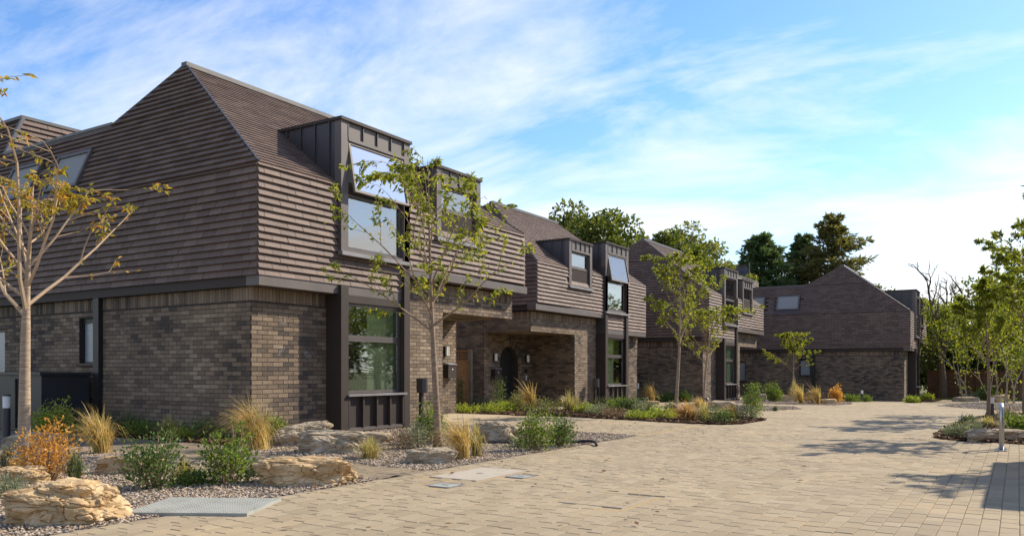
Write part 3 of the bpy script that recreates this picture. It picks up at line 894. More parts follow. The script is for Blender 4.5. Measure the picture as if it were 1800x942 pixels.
# ------------------------------------------------------------------ ground
G_FRONT = [(-16, 0.5), (-5.62, 0.5), (-5.62, 6.4), (-9.3, 6.55), (-16, 7.0)]
P_PATH = [(-5.62, 6.4), (-5.62, 7.2), (-9.0, 7.6), (-9.8, 8.1), (-20, 8.1), (-20, 7.25), (-16, 7.0), (-9.3, 6.55)]
B_SIDE = [(-20, 8.1), (-9.8, 8.1), (-10.5, 8.95), (-20, 8.95)]
G_BACK = [(-5.62, 7.2), (-5.62, 13.1), (-8.5, 13.6), (-10.6, 13.9), (-10.6, 8.95), (-10.5, 8.95), (-9.8, 8.1), (-9.0, 7.6)]
B_MULCH = [(-13.2, 17.05), (-11.0, 17.55), (-9.5, 17.8), (-7.7, 17.3), (-6.1, 16.75), (-5.3, 16.7), (-5.0, 17.2), (-5.0, 19.3), (-7.4, 22.0), (-9.5, 21.2), (-12.4, 20.9), (-14.1, 20.9), (-14.4, 17.2)]
G_THIRD = [(-10.6, 25.5), (-8.4, 23.4), (-6.5, 24.4), (-5.9, 27.0), (-6.6, 29.0), (-10.4, 29.4)]
G_FOURTH = [(-10.9, 31.6), (-7.4, 31.0), (-5.7, 31.2), (-5.4, 33.0), (-6.3, 38.6), (-8.5, 43.9), (-10.4, 43.9)]
B_ISLAND = [(-1.22, 15.5), (-1.05, 15.0), (-.55, 14.72), (.5, 14.6), (5, 14.5), (5, 27), (-.2, 26.6), (-.75, 24.8), (-1.15, 20.6)]
G_RIGHT = [(-2.5, 33.0), (-.8, 30.0), (4, 29.6), (4, 44), (-1.7, 44), (-2.2, 38)]
B_HOUSE4 = [(-4.35, 42.9), (-3.5, 43.1), (-3.4, 48.2), (-4.4, 48.2)]

def sheet(name, poly, dz, mat, kind='structure', step=None):
    """flat polygon sheet that follows the gentle fall of the ground"""
    P = []
    for i, (x, y) in enumerate(poly):
        x2, y2 = poly[(i + 1) % len(poly)]
        n = max(1, int(math.hypot(x2 - x, y2 - y) / (step or 1.0)))
        for k in range(n):
            P.append((x + (x2 - x) * k / n, y + (y2 - y) * k / n))
    import bmesh
    bm = bmesh.new()
    vs = [bm.verts.new((x, y, 0)) for x, y in P]
    f = bm.faces.new(vs)
    bmesh.ops.triangulate(bm, faces=[f])
    ys = sorted(y for _, y in P)
    for cut in (16, 25, 34, 45, 60):
        if ys[0] < cut < ys[-1]:
            bmesh.ops.bisect_plane(bm, geom=bm.verts[:] + bm.edges[:] + bm.faces[:], plane_co=(0, cut, 0), plane_no=(0, 1, 0))
    for v in bm.verts: v.co.z = gz(v.co.y) + dz
    for f in bm.faces:
        if f.normal.z < 0: f.normal_flip()
    me = bpy.data.meshes.new(name); bm.to_mesh(me); bm.free()
    me.materials.append(mat)
    o = bpy.data.objects.new(name, me); COL.objects.link(o); ORI[o] = Vector((0, 0, 0))
    if kind: o['kind'] = kind
    return o
sheet('ground', [(-600, -600), (600, -600), (600, 900), (-600, 900)], -.06, M['grassground'], step=2000)
road = sheet('road', [(-14.4, 13.2), (-5.6, 13.0), (-5.6, -8), (9, -8), (9, 49.2), (-14.4, 49.2)], -.008, M['sand'], step=60)
path = sheet('path', P_PATH, -.008, M['sand'])
gr_beds = [sheet('gravel_bed', p, -.004, M['gravel_base']) for p in (G_FRONT, G_BACK, G_THIRD, G_FOURTH, G_RIGHT)]
mu_beds = [sheet('planting_bed', p, .012, M['soil']) for p in (B_SIDE, B_MULCH, B_ISLAND, B_HOUSE4)]

HOLES = [G_FRONT, P_PATH, B_SIDE, G_BACK, B_MULCH, G_THIRD, G_FOURTH, B_ISLAND, G_RIGHT, B_HOUSE4]
FOOT = [(-24, 8.95), (-10.6, 8.95), (-10.6, 16.95), (-24, 16.95)], [(-26, 20.9), (-12.4, 20.9), (-12.4, 28.9), (-26, 28.9)], [(-24, 32.1), (-10.9, 32.1), (-10.9, 40.1), (-24, 40.1)], [(-20, 44.06), (-4.78, 44.06), (-4.78, 52.1), (-20, 52.1)]
rng = np.random.RandomState(7)
PW = .118
LENS = [.148, .185, .222, .278]
COVERS = [(-5.3, -4.7, 6.83, 7.85), (-4.93, -4.63, 6.28, 6.55), (-4.62, -4.38, 7.25, 7.5), (-3.35, -2.75, 6.1, 6.8)]
def lay_pavers(x0, x1, y0, y1, along_y=True):
    """rows of blocks; returns centre, length along the row, width"""
    out = []
    r = x0 if along_y else y0
    end = x1 if along_y else y1
    while r < end - .02:
        p = (y0 if along_y else x0) - rng.uniform(0, .3)
        q = y1 if along_y else x1
        while p < q:
            l = LENS[rng.choice(4, p=[.2, .28, .3, .22])]
            out.append((r + PW / 2, p + l / 2, l)); p += l + .005
        r += PW + .004
    a = np.array(out)
    return a if along_y else a[:, [1, 0, 2]]
def paver_mesh(l, along_y=True):
    me = bpy.data.meshes.new('paver')
    w = PW / 2; h = l / 2; b = .004
    if not along_y: w, h = l / 2, PW / 2
    V = [(-w, -h, -.03), (w, -h, -.03), (w, h, -.03), (-w, h, -.03), (-w, -h, -b), (w, -h, -b), (w, h, -b), (-w, h, -b), (-w + b, -h + b, 0), (w - b, -h + b, 0), (w - b, h - b, 0), (-w + b, h - b, 0)]
    F = [(8, 9, 10, 11), (4, 5, 9, 8), (5, 6, 10, 9), (6, 7, 11, 10), (7, 4, 8, 11), (0, 1, 5, 4), (1, 2, 6, 5), (2, 3, 7, 6), (3, 0, 4, 7)]
    me.from_pydata(V, [], F); me.materials.append(M['paver']); return me
def paver_stuff(C, along_y, parent):
    n = len(C)
    l = C[:, 2] / 2; w = np.full(n, PW / 2); b = .004
    hx, hy = (w, l) if along_y else (l, w)
    z = gzv(C[:, 1]) + rng.uniform(-.0015, .0015, n)
    tilt = rng.uniform(-.0012, .0012, (n, 2))
    V = np.empty((n, 12, 3))
    sg = [(-1, -1), (1, -1), (1, 1), (-1, 1)]
    for k, (a, c) in enumerate(sg):
        for lev, (ins, dz) in enumerate(((0, -.03), (0, -b), (b, 0))):
            V[:, lev * 4 + k, 0] = C[:, 0] + a * (hx - ins); V[:, lev * 4 + k, 1] = C[:, 1] + c * (hy - ins)
            V[:, lev * 4 + k, 2] = z + dz + (a * tilt[:, 0] + c * tilt[:, 1])
    T = np.array([(8, 9, 10, 11), (4, 5, 9, 8), (5, 6, 10, 9), (6, 7, 11, 10), (7, 4, 8, 11), (0, 1, 5, 4), (1, 2, 6, 5), (2, 3, 7, 6), (3, 0, 4, 7)])
    F = (T[None] + (np.arange(n) * 12)[:, None, None]).reshape(-1, 4)
    tag(mk('paver', V.reshape(-1, 3), F, M['paver' if along_y else 'pathpaver'], parent), kind='stuff')
C = np.vstack([lay_pavers(-5.48, 1.4, 1.5, 49), lay_pavers(-14.3, -5.6, 12.9, 44)])
ok = np.ones(len(C), bool)
for h in HOLES + list(FOOT): ok &= ~inside(C[:, 0], C[:, 1], h)
for a, b, c, d in COVERS: ok &= ~((C[:, 0] > a - .04) & (C[:, 0] < b + .04) & (C[:, 1] > c - .06) & (C[:, 1] < d + .06))
ok &= ~((C[:, 0] > -5.61) & (C[:, 0] < -5.47) & (C[:, 1] < 16.5))
C = C[ok]
px, py, dd = project(np.column_stack([C[:, 0], C[:, 1], gzv(C[:, 1])]))
vis = (dd > 1) & (px > -150) & (px < 1950) & (py < 1050)
C, px, py, dd = C[vis], px[vis], py[vis], dd[vis]
sc = np.where((px > 20) & (px < 1780) & (py < 930), 1 / dd ** 2, 0)
near = np.argsort(-sc)[:300]
PM = {l: paver_mesh(l) for l in LENS}
for i in near:
    x, y, l = C[i]
    inst('paver', PM[l], road, (x, y, rng.uniform(-.0015, .0015)))
rest = np.ones(len(C), bool); rest[near] = False
paver_stuff(C[rest], True, road)
CP = lay_pavers(-18, -5.62, 6.4, 8.1, False)
CP = CP[inside(CP[:, 0], CP[:, 1], P_PATH)]
paver_stuff(CP, False, path)
# smooth edging course between the road and the gravel
eg = []
y = .9
while y < 13.0:
    eg.append((-5.545, y + .1, .2)); y += .204
PW_keep, PW = PW, .11
paver_stuff(np.array(eg), True, road)
PW = PW_keep

# gravel stones and bark chips: nobody could count them
OCT = np.array([(1, 0, 0), (-1, 0, 0), (0, 1, 0), (0, -1, 0), (0, 0, 1), (0, 0, -1)], float)
OF = np.array([(0, 2, 4), (2, 1, 4), (1, 3, 4), (3, 0, 4), (2, 0, 5), (1, 2, 5), (3, 1, 5), (0, 3, 5)])
def scatter(poly, dens, seed):
    r = np.random.RandomState(seed)
    a = np.array(poly); lo, hi = a.min(0), a.max(0)
    n = int((hi[0] - lo[0]) * (hi[1] - lo[1]) * dens)
    x = r.uniform(lo[0], hi[0], n); y = r.uniform(lo[1], hi[1], n)
    k = inside(x, y, poly)
    x, y = x[k], y[k]
    u, v, d = project(np.column_stack([x, y, gzv(y)]))
    k = (d > 1) & (u > -120) & (u < 1920)
    return x[k], y[k], r
def stones(poly, dens, size, seed, parent_bed):
    x, y, r = scatter(poly, dens, seed)
    n = len(x)
    V = OCT[None] * r.uniform(.6, 1.35, (n, 6, 1))
    s = size * r.uniform(.6, 1.4, (n, 1, 3)) * np.array([1, .8, .55])
    V = V * s
    a = r.uniform(0, 6.28, n); ca, sa = np.cos(a)[:, None], np.sin(a)[:, None]
    t = r.uniform(-.5, .5, n); ct, st = np.cos(t)[:, None], np.sin(t)[:, None]
    X, Y, Z = V[..., 0], V[..., 1], V[..., 2]
    Y, Z = Y * ct - Z * st, Y * st + Z * ct
    X, Y = X * ca - Y * sa, X * sa + Y * ca
    z0 = gzv(y) + r.uniform(-.004, .014, n)
    V = np.stack([X + x[:, None], Y + y[:, None], Z + z0[:, None]], -1)
    F = (OF[None] + (np.arange(n) * 6)[:, None, None]).reshape(-1, 3)
    tag(mk('gravel', V.reshape(-1, 3), F, M['stones'], parent_bed), kind='stuff')
stones(G_FRONT, 1500, .017, 11, gr_beds[0])
stones(G_BACK, 1100, .018, 12, gr_beds[1])
stones(G_THIRD, 300, .024, 13, gr_beds[2])
stones(G_FOURTH, 200, .026, 14, gr_beds[3])
stones(G_RIGHT, 200, .026, 15, gr_beds[4])
def chips(poly, dens, size, seed, bed):
    x, y, r = scatter(poly, dens, seed)
    n = len(x)
    d = r.normal(size=(n, 3)) * np.array([1, 1, .35]); d /= np.linalg.norm(d, axis=1)[:, None]
    e = np.cross(d, r.normal(size=(n, 3)) * .5 + np.array([0, 0, 1.])); e /= np.linalg.norm(e, axis=1)[:, None]
    l = size * r.uniform(.6, 1.5, n)[:, None]; w = size * .38 * r.uniform(.6, 1.3, n)[:, None]
    c = np.column_stack([x, y, gzv(y) + .012 + r.uniform(.002, .035, n)])
    V = np.stack([c - d * l - e * w, c + d * l - e * w, c + d * l + e * w, c - d * l + e * w], 1)
    F = np.arange(n * 4).reshape(-1, 4)
    tag(mk('bark_mulch', V.reshape(-1, 3), F, M['chips'], bed), kind='stuff')
for i, (p, dn, sz) in enumerate(((B_SIDE, 900, .03), (B_MULCH, 600, .035), (B_ISLAND, 500, .04), (B_HOUSE4, 200, .04))):
    chips(p, dn, sz, 30 + i, mu_beds[i])

# a few dry leaves blown onto the gravel and the edge of the paving: too many and too small to pick apart
r = np.random.RandomState(91); n = 420
lx = np.where(r.uniform(size=n) < .75, r.uniform(-9.5, -5.3, n), r.uniform(-5.5, -1, n)); ly = r.uniform(3.0, 16.5, n)
k = ~inside(lx, ly, FOOT[0]); lx, ly = lx[k], ly[k]; n = len(lx)
a = r.uniform(0, 6.28, n); l = r.uniform(.02, .042, n)
d = np.column_stack([np.cos(a), np.sin(a), r.uniform(-.2, .3, n)]); e = np.column_stack([-np.sin(a), np.cos(a), r.uniform(-.4, .4, n)])
c = np.column_stack([lx, ly, np.full(n, .022)])
V = np.stack([c - d * l[:, None], c + e * l[:, None] * .5, c + d * l[:, None], c - e * l[:, None] * .5], 1)
o = mk('fallen_leaves', V.reshape(-1, 3), np.arange(n * 4).reshape(-1, 4), L['brownleaf']); o['kind'] = 'stuff'

# ------------------------------------------------------------------ boulders
def boulder(x, y, w, h, label, seed, depth=.7, rot=0.0, mat='rock', sub=6, boxy=2.6, lean=0.0, strata=.022):
    import bmesh
    bm = bmesh.new(); bmesh.ops.create_icosphere(bm, subdivisions=sub, radius=1.0)
    o = Vector((seed * 7.3, seed * 3.1, seed * 1.7))
    ca, sa = math.cos(rot), math.sin(rot)
    z0 = gz(y)
    for v in bm.verts:
        p = v.co.normalized()
        k = (abs(p.x) ** boxy + abs(p.y) ** boxy + abs(p.z) ** boxy) ** (-1.0 / boxy)
        q = p * k
        n1 = mnoise.noise(q * 1.1 + o); n2 = mnoise.noise(q * 2.6 + o * 2)
        ql = Vector((q.x * 2.0, q.y * 2.0, q.z * 7 + q.x * 1.2))
        n3 = mnoise.noise(ql + o)
        n4 = mnoise.fractal(Vector((q.x * 4.5, q.y * 4.5, q.z * 5.5)) + o, 1.0, 2.1, 5)
        cr = mnoise.noise(Vector((q.x * 3.2, q.y * 3.2, q.z * 4.5)) + o * 3 + Vector((n2, n1, n2)) * .6)
        crack = max(0, 1 - abs(cr) * 9)
        lv = (q.z + .22 * q.x + .2 * n2) * 2.6 + n1 * 1.4
        ledge = (lv - math.floor(lv)) - .5
        fac = mnoise.cell(Vector((q.x * 2.1, q.y * 2.1, q.z * 2.6)) + o + Vector((n1, n2, n3)) * .5)
        q = q * (1 + .26 * n1 + .15 * n2 + .02 * n3 + .05 * n4 + strata * ledge - .07 * crack + .06 * fac)
        if q.z > .6: q.z = .6 + (q.z - .6) * .55
        zz = q.z + lean * q.x
        X, Y = q.x * w / 2, q.y * w * depth / 2
        v.co = Vector((X * ca - Y * sa, X * sa + Y * ca, zz * h * .62 + h * .40))
    me = bpy.data.meshes.new('boulder'); bm.to_mesh(me); bm.free()
    me.polygons.foreach_set('use_smooth', np.zeros(len(me.polygons), dtype=bool) if sub >= 6 else np.ones(len(me.polygons), dtype=bool))
    me.materials.append(M[mat])
    ob = bpy.data.objects.new('boulder', me); COL.objects.link(ob); ob.location = (x, y, z0 - .055)
    ORI[ob] = Vector(ob.location)
    return tag(ob, label, 'boulder', 'sandstone boulders in the beds')
CAMR = RAD(32)
for a in (
    (-6.10, 3.40, .80, .37, 'largest tan boulder with creased face at the corner of the gravel garden', 1, .75, CAMR, 'rock', 7, 2.8, -.05),
    (-8.35, 4.2, .50, .26, 'tan layered boulder by the foot of the bare-branched tree', 2, .8, CAMR + .3, 'rock'),
    (-8.3, 5.35, .66, .27, 'pale knobbly boulder behind the dark green spreading shrub', 3, .6, CAMR, 'rock'),
    (-6.05, 5.78, .92, .34, 'long layered sandstone boulder between path and road', 4, .55, CAMR, 'rock', 7, 3.2, .08),
    (-9.25, 8.75, .88, .40, 'brown ridged boulder beside the bay window corner', 5, .6, CAMR + .4, 'rock_grey', 6, 2.4, .35),
    (-8.05, 8.2, .92, .38, 'broad rounded boulder in front of the bay panels', 6, .6, CAMR, 'rock_grey', 6, 3.0, -.06),
    (-8.6, 9.55, .64, .24, 'flat-topped boulder behind the low tussock', 7, .6, CAMR, 'rock_grey', 4, 3.5),
    (-6.1, 7.9, .60, .25, 'small boulder with a hollow pale top beside the path corner', 8, .6, CAMR, 'rock_grey', 6, 2.8),
    (-7.1, 10.95, .74, .40, 'smooth pale boulder with rounded folds behind the golden grass', 9, .7, CAMR, 'rock_grey', 6, 2.3, -.15),
    (-8.23, 26.07, .80, .32, 'low brown boulder in front of the panelled far bay', 10, .6, CAMR, 'rock_grey', 4, 3.0),
    (-8.4, 35.5, .95, .38, 'tan boulder beneath the smallest tree', 11, .6, CAMR, 'rock', 4),
    (-6.16, 32.7, .52, .28, 'square pale stone near the far orange bush', 12, .7, CAMR, 'rock', 4, 3.5),
    (-9.5, 35.9, .36, .42, 'upright grey stone near the shaded side door', 13, .7, CAMR, 'rock_grey', 4, 3.0),
    (-.28, 15.1, 1.0, .27, 'long grey boulder edging the island bed behind the steel hoop', 14, .4, CAMR, 'rock_grey', 6, 3.0),
    (-2.18, 46.5, 1.15, .32, 'flat far stone on the gravel near the fence', 15, .5, CAMR, 'rock_grey', 4, 3.2),
    (-.75, 46.5, .95, .46, 'rounded far stone by the green shrub near the fence', 16, .6, CAMR, 'rock', 4),
    (-11.3, 27.7, .58, .22, 'small tan boulder by the golden grass fountain', 17, .6, CAMR, 'rock', 4),
    (-12.9, 6.75, .85, .24, 'low grey stone beside the path near the bin store', 18, .6, CAMR, 'rock_grey', 4),
): boulder(*a)

# ------------------------------------------------------------------ street furniture and fittings
def bollard(x, y, h, label, r=.055):
    z = gz(y)
    t = thing('bollard_light', label, 'bollard light', (x, y, z), 'low bollard lights')
    Geo().cyl(x, y, z, z + h * .68, r, 16).build('post', M['seam'], t, smooth=False)
    Geo().cyl(x, y, z + h * .68, z + h * .96, r * .94, 16).build('lens', M['white'], t)
    Geo().cyl(x, y, z + h * .96, z + h, r, 16).build('cap', M['seam'], t)
bollard(-14.7, 7.18, .72, 'grey bollard light beside the bin store', .062)
bollard(-13.1, 30.6, .78, 'slim bollard light between the arched door house and its neighbour')
bollard(-6.0, 39.5, .55, 'bollard light against the far shaded brick wall')
bollard(-.58, 23.6, .56, 'bollard light with square white lens in the island bed', .07)
def spike_light(x, y, h, label):
    z = gz(y)
    t = thing('spike_light', label, 'garden light', (x, y, z), 'garden spike lights')
    Geo().cyl(x, y, z - .02, z + h * .6, .012, 8).build('spike', M['black_metal'], t)
    Geo().cyl(x, y, z + h * .6, z + h * .9, .05, 12).build('lamp_body', M['lead'], t)
    Geo().cyl(x, y, z + h * .9, z + h, .085, 12, .05).build('lamp_shade', M['black_metal'], t)
spike_light(-7.1, 9.95, .24, 'mushroom garden light between the slim trunk and the smooth boulder')
spike_light(-8.3, 24.8, .36, 'garden spike light beside the low brown boulder')

def wall_lamp(H, u, z, label):
    c = H.W(u, DV, z)
    t = thing('wall_lamp', label, 'wall lamp', c, 'up and down wall lamps')
    g = Geo(); H.box(g, u - .055, u + .055, DV - .05, DV - .005, z - .13, z + .13); g.build('back_plate', M['black_metal'], t)
    for du in (-.032, .032):
        g = Geo(); p = H.W(u + du, DV - .085, 0)
        g.cyl(p[0], p[1], H.dz + z - .115, H.dz + z + .115, .03, 12); g.build('tube', M['white'], t)
def mailbox(H, u, z, label):
    c = H.W(u, DV, z)
    t = thing('mailbox', label, 'mailbox', c, 'wall mailboxes')
    g = Geo(); H.box(g, u - .17, u + .17, DV - .17, DV - .005, z - .19, z + .14); g.build('body', M['bronze'], t)
    g = Geo()
    P = [H.W(u + a, DV + b, z + c_) for a, b, c_ in ((-.18, -.19, .142), (.18, -.19, .142), (.18, -.004, .142), (-.18, -.004, .142), (-.18, -.19, .165), (.18, -.19, .165), (.18, -.004, .21), (-.18, -.004, .21))]
    g.hexa(P); g.build('lid', M['lead'], t)
    g = Geo(); H.box(g, u - .02, u + .02, DV - .178, DV - .171, z + .02, z + .05); g.build('lock', M['white'], t)
def doorbell(H, u, z, label):
    c = H.W(u, DV, z)
    t = thing('doorbell', label, 'doorbell', c, 'doorbells beside front doors')
    g = Geo(); H.box(g, u - .028, u + .028, DV - .03, DV - .005, z - .11, z + .06); g.build('bell_plate', M['white'], t)
    g = Geo(); g.tube([H.W(u, DV - .005, z + .2), H.W(u, DV - .04, z + .2)], .055, 14); g.build('camera_eye', M['black_metal'], t)
wall_lamp(h1, 7.52, 1.62, 'twin-tube wall lamp above the mailbox on the garden house pier')
mailbox(h1, 7.62, 1.13, 'dark metal mailbox on the garden house pier with sloping lid')
wall_lamp(h2, 7.43, 1.64, 'twin-tube wall lamp above the mailbox by the arched door')
wall_lamp(h2, 5.45, 1.62, 'twin-tube wall lamp above the doorbell by the arched door')
mailbox(h2, 7.42, 1.12, 'dark mailbox on the brick wall beside the arched door')
doorbell(h2, 5.45, 1.0, 'white doorbell below the wall lamp by the arched door')
def charger(x, y, h, label):
    z = gz(y)
    t = thing('charging_post', label, 'charging post', (x, y, z), 'black vehicle charging posts')
    Geo().box(x - .035, x + .035, y - .035, y + .035, z, z + h).build('post', M['black_metal'], t)
    g = Geo(); n = 10; zb, zt = z + h - .27, z + h + .02
    pts = [(x - .05, y - .09), (x + .10, y - .09)] + [(x + .10 + .05 * math.sin(math.pi * i / n), y - .09 + .18 * i / n) for i in range(1, n)] + [(x + .10, y + .09), (x - .05, y + .09)]
    b = [(a, c, zb) for a, c in pts]; tp = [(a, c, zt) for a, c in pts]
    g.poly(b[::-1]); g.poly(tp)
    for i in range(len(pts)):
        j = (i + 1) % len(pts); g.poly([b[i], b[j], tp[j], tp[i]])
    g.build('charging_unit', M['seam'], t)
charger(-10.3, 13.0, .95, 'black charging post beside the bay of the garden house')
charger(-12.15, 24.75, .92, 'black charging post beside the tall dark bay column')
t = thing('cable_post', 'short black cable post next to the tall dark bay column', 'cable post', (-12.2, 25.1, -.08))
Geo().box(-12.24, -12.16, 25.06, 25.14, -.08, .5).build('post', M['black_metal'], t)
Geo().box(-12.25, -12.15, 25.05, 25.15, .5, .54).build('cap', M['black_metal'], t)

# steel hoop stand on the paving
t = thing('cycle_hoop', 'galvanised steel hoop stand bolted to the block paving', 'hoop stand', (-.2, 13.3, 0))
M['galv'] = m_plain('galvanised_steel', (.42, .43, .43), .35, .5, .75, .12, 8)
pts = []
for i in range(13):
    a = math.pi * i / 12
    pts.append((-.2, 13.3 + .16 - .16 * math.cos(a), .48 + .16 * math.sin(a)))
pts = [(-.2, 13.3, 0.004)] + pts + [(-.2, 13.62, .004)]
Geo().tube(pts, .03, 12).build('hoop_tube', M['galv'], t, smooth=True)
for y in (13.3, 13.62):
    Geo().cyl(-.2, y, .003, .012, .085, 16).build('base_plate', M['galv'], t)
    for k in range(4):
        a = math.pi / 4 + k * math.pi / 2
        Geo().cyl(-.2 + .06 * math.cos(a), y + .06 * math.sin(a), .012, .024, .009, 6).build('bolt', M['galv'], t)

# anti-slip steel plate beside the gravel
def m_grate():
    t = NT('galvanised_plate'); o = t.pos()
    a = t.noise(5, 4, .6, o)
    t.bsdf(t.ramp(a, [(.3, (.25, .25, .215)), (.7, (.33, .33, .285))]), .6, .35, .0); return t.m
M['plate'] = m_grate()
pc = [(-5.90, 3.74), (-5.05, 4.22), (-5.40, 4.88), (-6.26, 4.41)]
t = thing('steel_plate', 'pale steel anti-slip plate lying at the edge of gravel and paving', 'steel plate', (-5.65, 4.3, 0))
Geo().hexa([(x, y, -.002) for x, y in pc] + [(x, y, .024) for x, y in pc]).build('plate', M['plate'], t)
A0 = np.array(pc[0]); eu = np.array(pc[1]) - A0; ev = np.array(pc[3]) - A0
g = Geo()
for i in range(34):
    for j in range(22):
        c = A0 + eu * (i + .7) / 34.4 + ev * (j + .7) / 22.4
        q = np.array([(-.007, -.004), (.007, -.004), (.007, .004), (-.007, .004)]) * (1 if (i + j) % 2 else -1)
        if (i + j) % 2: q = q[:, ::-1]
        g.hexa([(c[0] + a, c[1] + b, .022) for a, b in q] + [(c[0] + a * .5, c[1] + b * .5, .028) for a, b in q])
tag(g.build('stud', M['plate'], t), kind='stuff')

# covers set into the paving
M['concrete'] = m_noise('pale_concrete', (.33, .285, .22), (.40, .35, .28), 9, .9, .2, .3, .004)
def cover(b, label, mat, frame=True, name='inspection_cover'):
    a0, a1, c0, c1 = b
    t = thing(name, label, 'drain cover', ((a0 + a1) / 2, (c0 + c1) / 2, 0), 'covers set into the road paving')
    Geo().box(a0 + .02, a1 - .02, c0 + .02, c1 - .02, -.03, .002).build('lid', mat, t)
    g = Geo(); g.box(a0, a1, c0, c0 + .018, -.03, .004).box(a0, a1, c1 - .018, c1, -.03, .004).box(a0, a0 + .018, c0 + .018, c1 - .018, -.03, .004).box(a1 - .018, a1, c0 + .018, c1 - .018, -.03, .004)
    g.build('frame', M['lead'] if frame else mat, t)
    Geo().box((a0 + a1) / 2 - .04, (a0 + a1) / 2 + .04, (c0 + c1) / 2 - .012, (c0 + c1) / 2 + .012, .002, .005).build('lifting_slot', M['lead'], t)
cover(COVERS[0], 'pale concrete cover slab in the paving beside the path', M['concrete'], False)
cover(COVERS[1], 'small dark metal cover near the pale slab', M['plate'])
cover(COVERS[2], 'square grey metal cover further into the road from the pale slab', M['plate'])
a0, a1, c0, c1 = COVERS[3]
t = thing('inspection_cover', 'paver-filled recessed cover with a thin metal rim in the road', 'drain cover', ((a0 + a1) / 2, (c0 + c1) / 2, 0), 'covers set into the road paving')
g = Geo(); g.box(a0, a1, c0, c0 + .008, -.03, .003).box(a0, a1, c1 - .008, c1, -.03, .003).box(a0, a0 + .008, c0 + .008, c1 - .008, -.03, .003).box(a1 - .008, a1, c0 + .008, c1 - .008, -.03, .003)
g.build('rim', M['concrete'], t)
g = Geo().box(a0 + .012, a1 - .012, c0 + .012, c1 - .012, -.03, -.012); g.build('tray', M['sand'], t)
k = 0
x = a0 + .014
while x < a1 - .05:
    y = c0 + .014
    while y < c1 - .05:
        l = min([.148, .185, .222][k % 3], c1 - .014 - y); w = min(.118, a1 - .014 - x)
        Geo().box(x, x + w, y, y + l, -.012, .001).build('paver', M['paver'], t); y += l + .006; k += 1
    x += .124

# black hose on the gravel
t = thing('hose', 'black hose lying across the gravel to the paving edge', 'hose', (-5.9, 10.9, 0))
hp = [(-7.0, 10.3, .02), (-6.6, 10.55, .03), (-6.2, 10.7, .03), (-5.95, 10.95, .03), (-5.78, 11.15, .035), (-5.6, 11.2, .045), (-5.45, 11.1, .04), (-5.3, 10.85, .02)]
sm = []
for i in range(len(hp) - 1):
    for k in range(6):
        q = k / 6
        p0, p1, p2, p3 = [Vector(hp[min(max(i + d, 0), len(hp) - 1)]) for d in (-1, 0, 1, 2)]
        sm.append(.5 * ((2 * p1) + (p2 - p0) * q + (2 * p0 - 5 * p1 + 4 * p2 - p3) * q * q + (-p0 + 3 * p1 - 3 * p2 + p3) * q ** 3))
Geo().tube(sm, .022, 8).build('hose_pipe', M['black_metal'], t, smooth=True)

# metal bin store at the side wall
t = thing('bin_store', 'dark grey metal bin store against the shaded brick side wall', 'bin store', (-16.7, 8.2, 0))
M['anthracite'] = m_plain('anthracite_metal', (.030, .033, .038), .4, .45, .2, .12)
Geo().box(-18.4, -15.05, 7.95, 8.85, .012, 1.04).build('body', M['anthracite'], t)
Geo().box(-18.43, -15.0, 7.90, 8.86, 1.045, 1.10).build('lid', M['anthracite'], t)
for i in range(16):
    x = -18.35 + i * .11
    Geo().box(x, x + .05, 7.93, 7.95, .06, .98).build('slat', M['anthracite'], t)
Geo().box(-15.95, -15.9, 7.92, 7.95, .06, .98).build('door_edge', M['black_metal'], t)

# timber gate between the first two houses
M['timber'] = m_noise('orange_timber', (.22, .10, .035), (.34, .165, .06), 7, .75, .25, .3, .004)
M['timber_grey'] = m_plain('grey_timber_post', (.27, .23, .17), .85, .2)
M['timber_dark'] = m_noise('dark_fence_timber', (.095, .048, .026), (.16, .082, .045), 5, .85, .15, .3, .004)
gx = -14.5
t = thing('garden_gate', 'orange-brown timber gate with trellis top between the garden house and its neighbour', 'gate', (gx, 19, -.03))
y = 17.02
while y < 20.65:
    Geo().box(gx - .02, gx, y, y + .118, .0, 1.40).build('board', M['timber'], t); y += .125
Geo().box(gx - .05, gx - .021, 17.0, 20.7, .4, .5).build('rail', M['timber'], t)
Geo().box(gx - .05, gx + .01, 17.0, 20.7, 1.402, 1.45).build('rail', M['timber'], t)
Geo().box(gx - .05, gx + .01, 17.0, 20.7, 1.72, 1.76).build('rail', M['timber'], t)
y = 17.1
while y < 20.65:
    Geo().box(gx - .03, gx - .005, y, y + .022, 1.45, 1.72).build('trellis_batten', M['timber'], t); y += .125
for z in (1.53, 1.62):
    Geo().box(gx - .045, gx - .031, 17.0, 20.7, z, z + .02).build('trellis_batten', M['timber'], t)
Geo().box(gx - .06, gx + .05, 20.71, 20.82, -.05, 1.80).build('post', M['timber_grey'], t)

# dark fence closing the end of the street
t = thing('boundary_fence', 'dark brown close-board fence at the end of the street', 'fence', (3, 52, -.41))
F0 = np.random.RandomState(5)
x = -4.4; k = 0
while x < 14:
    Geo().box(x, x + .142, 51.98 - F0.uniform(0, .008), 52.01, -.42, 1.12 + F0.uniform(-.01, .01)).build('board', M['timber_dark'], t); x += .145; k += 1
for z in (.0, .85):
    Geo().box(-4.4, 14, 52.012, 52.06, z, z + .09).build('rail', M['timber_dark'], t)
for i in range(8):
    Geo().box(-4.4 + i * 2.4, -4.3 + i * 2.4, 51.90, 51.965, -.42, 1.2).build('post', M['timber_dark'], t)
Geo().box(-4.4, 14, 51.93, 52.05, 1.135, 1.175).build('capping', M['timber_dark'], t)

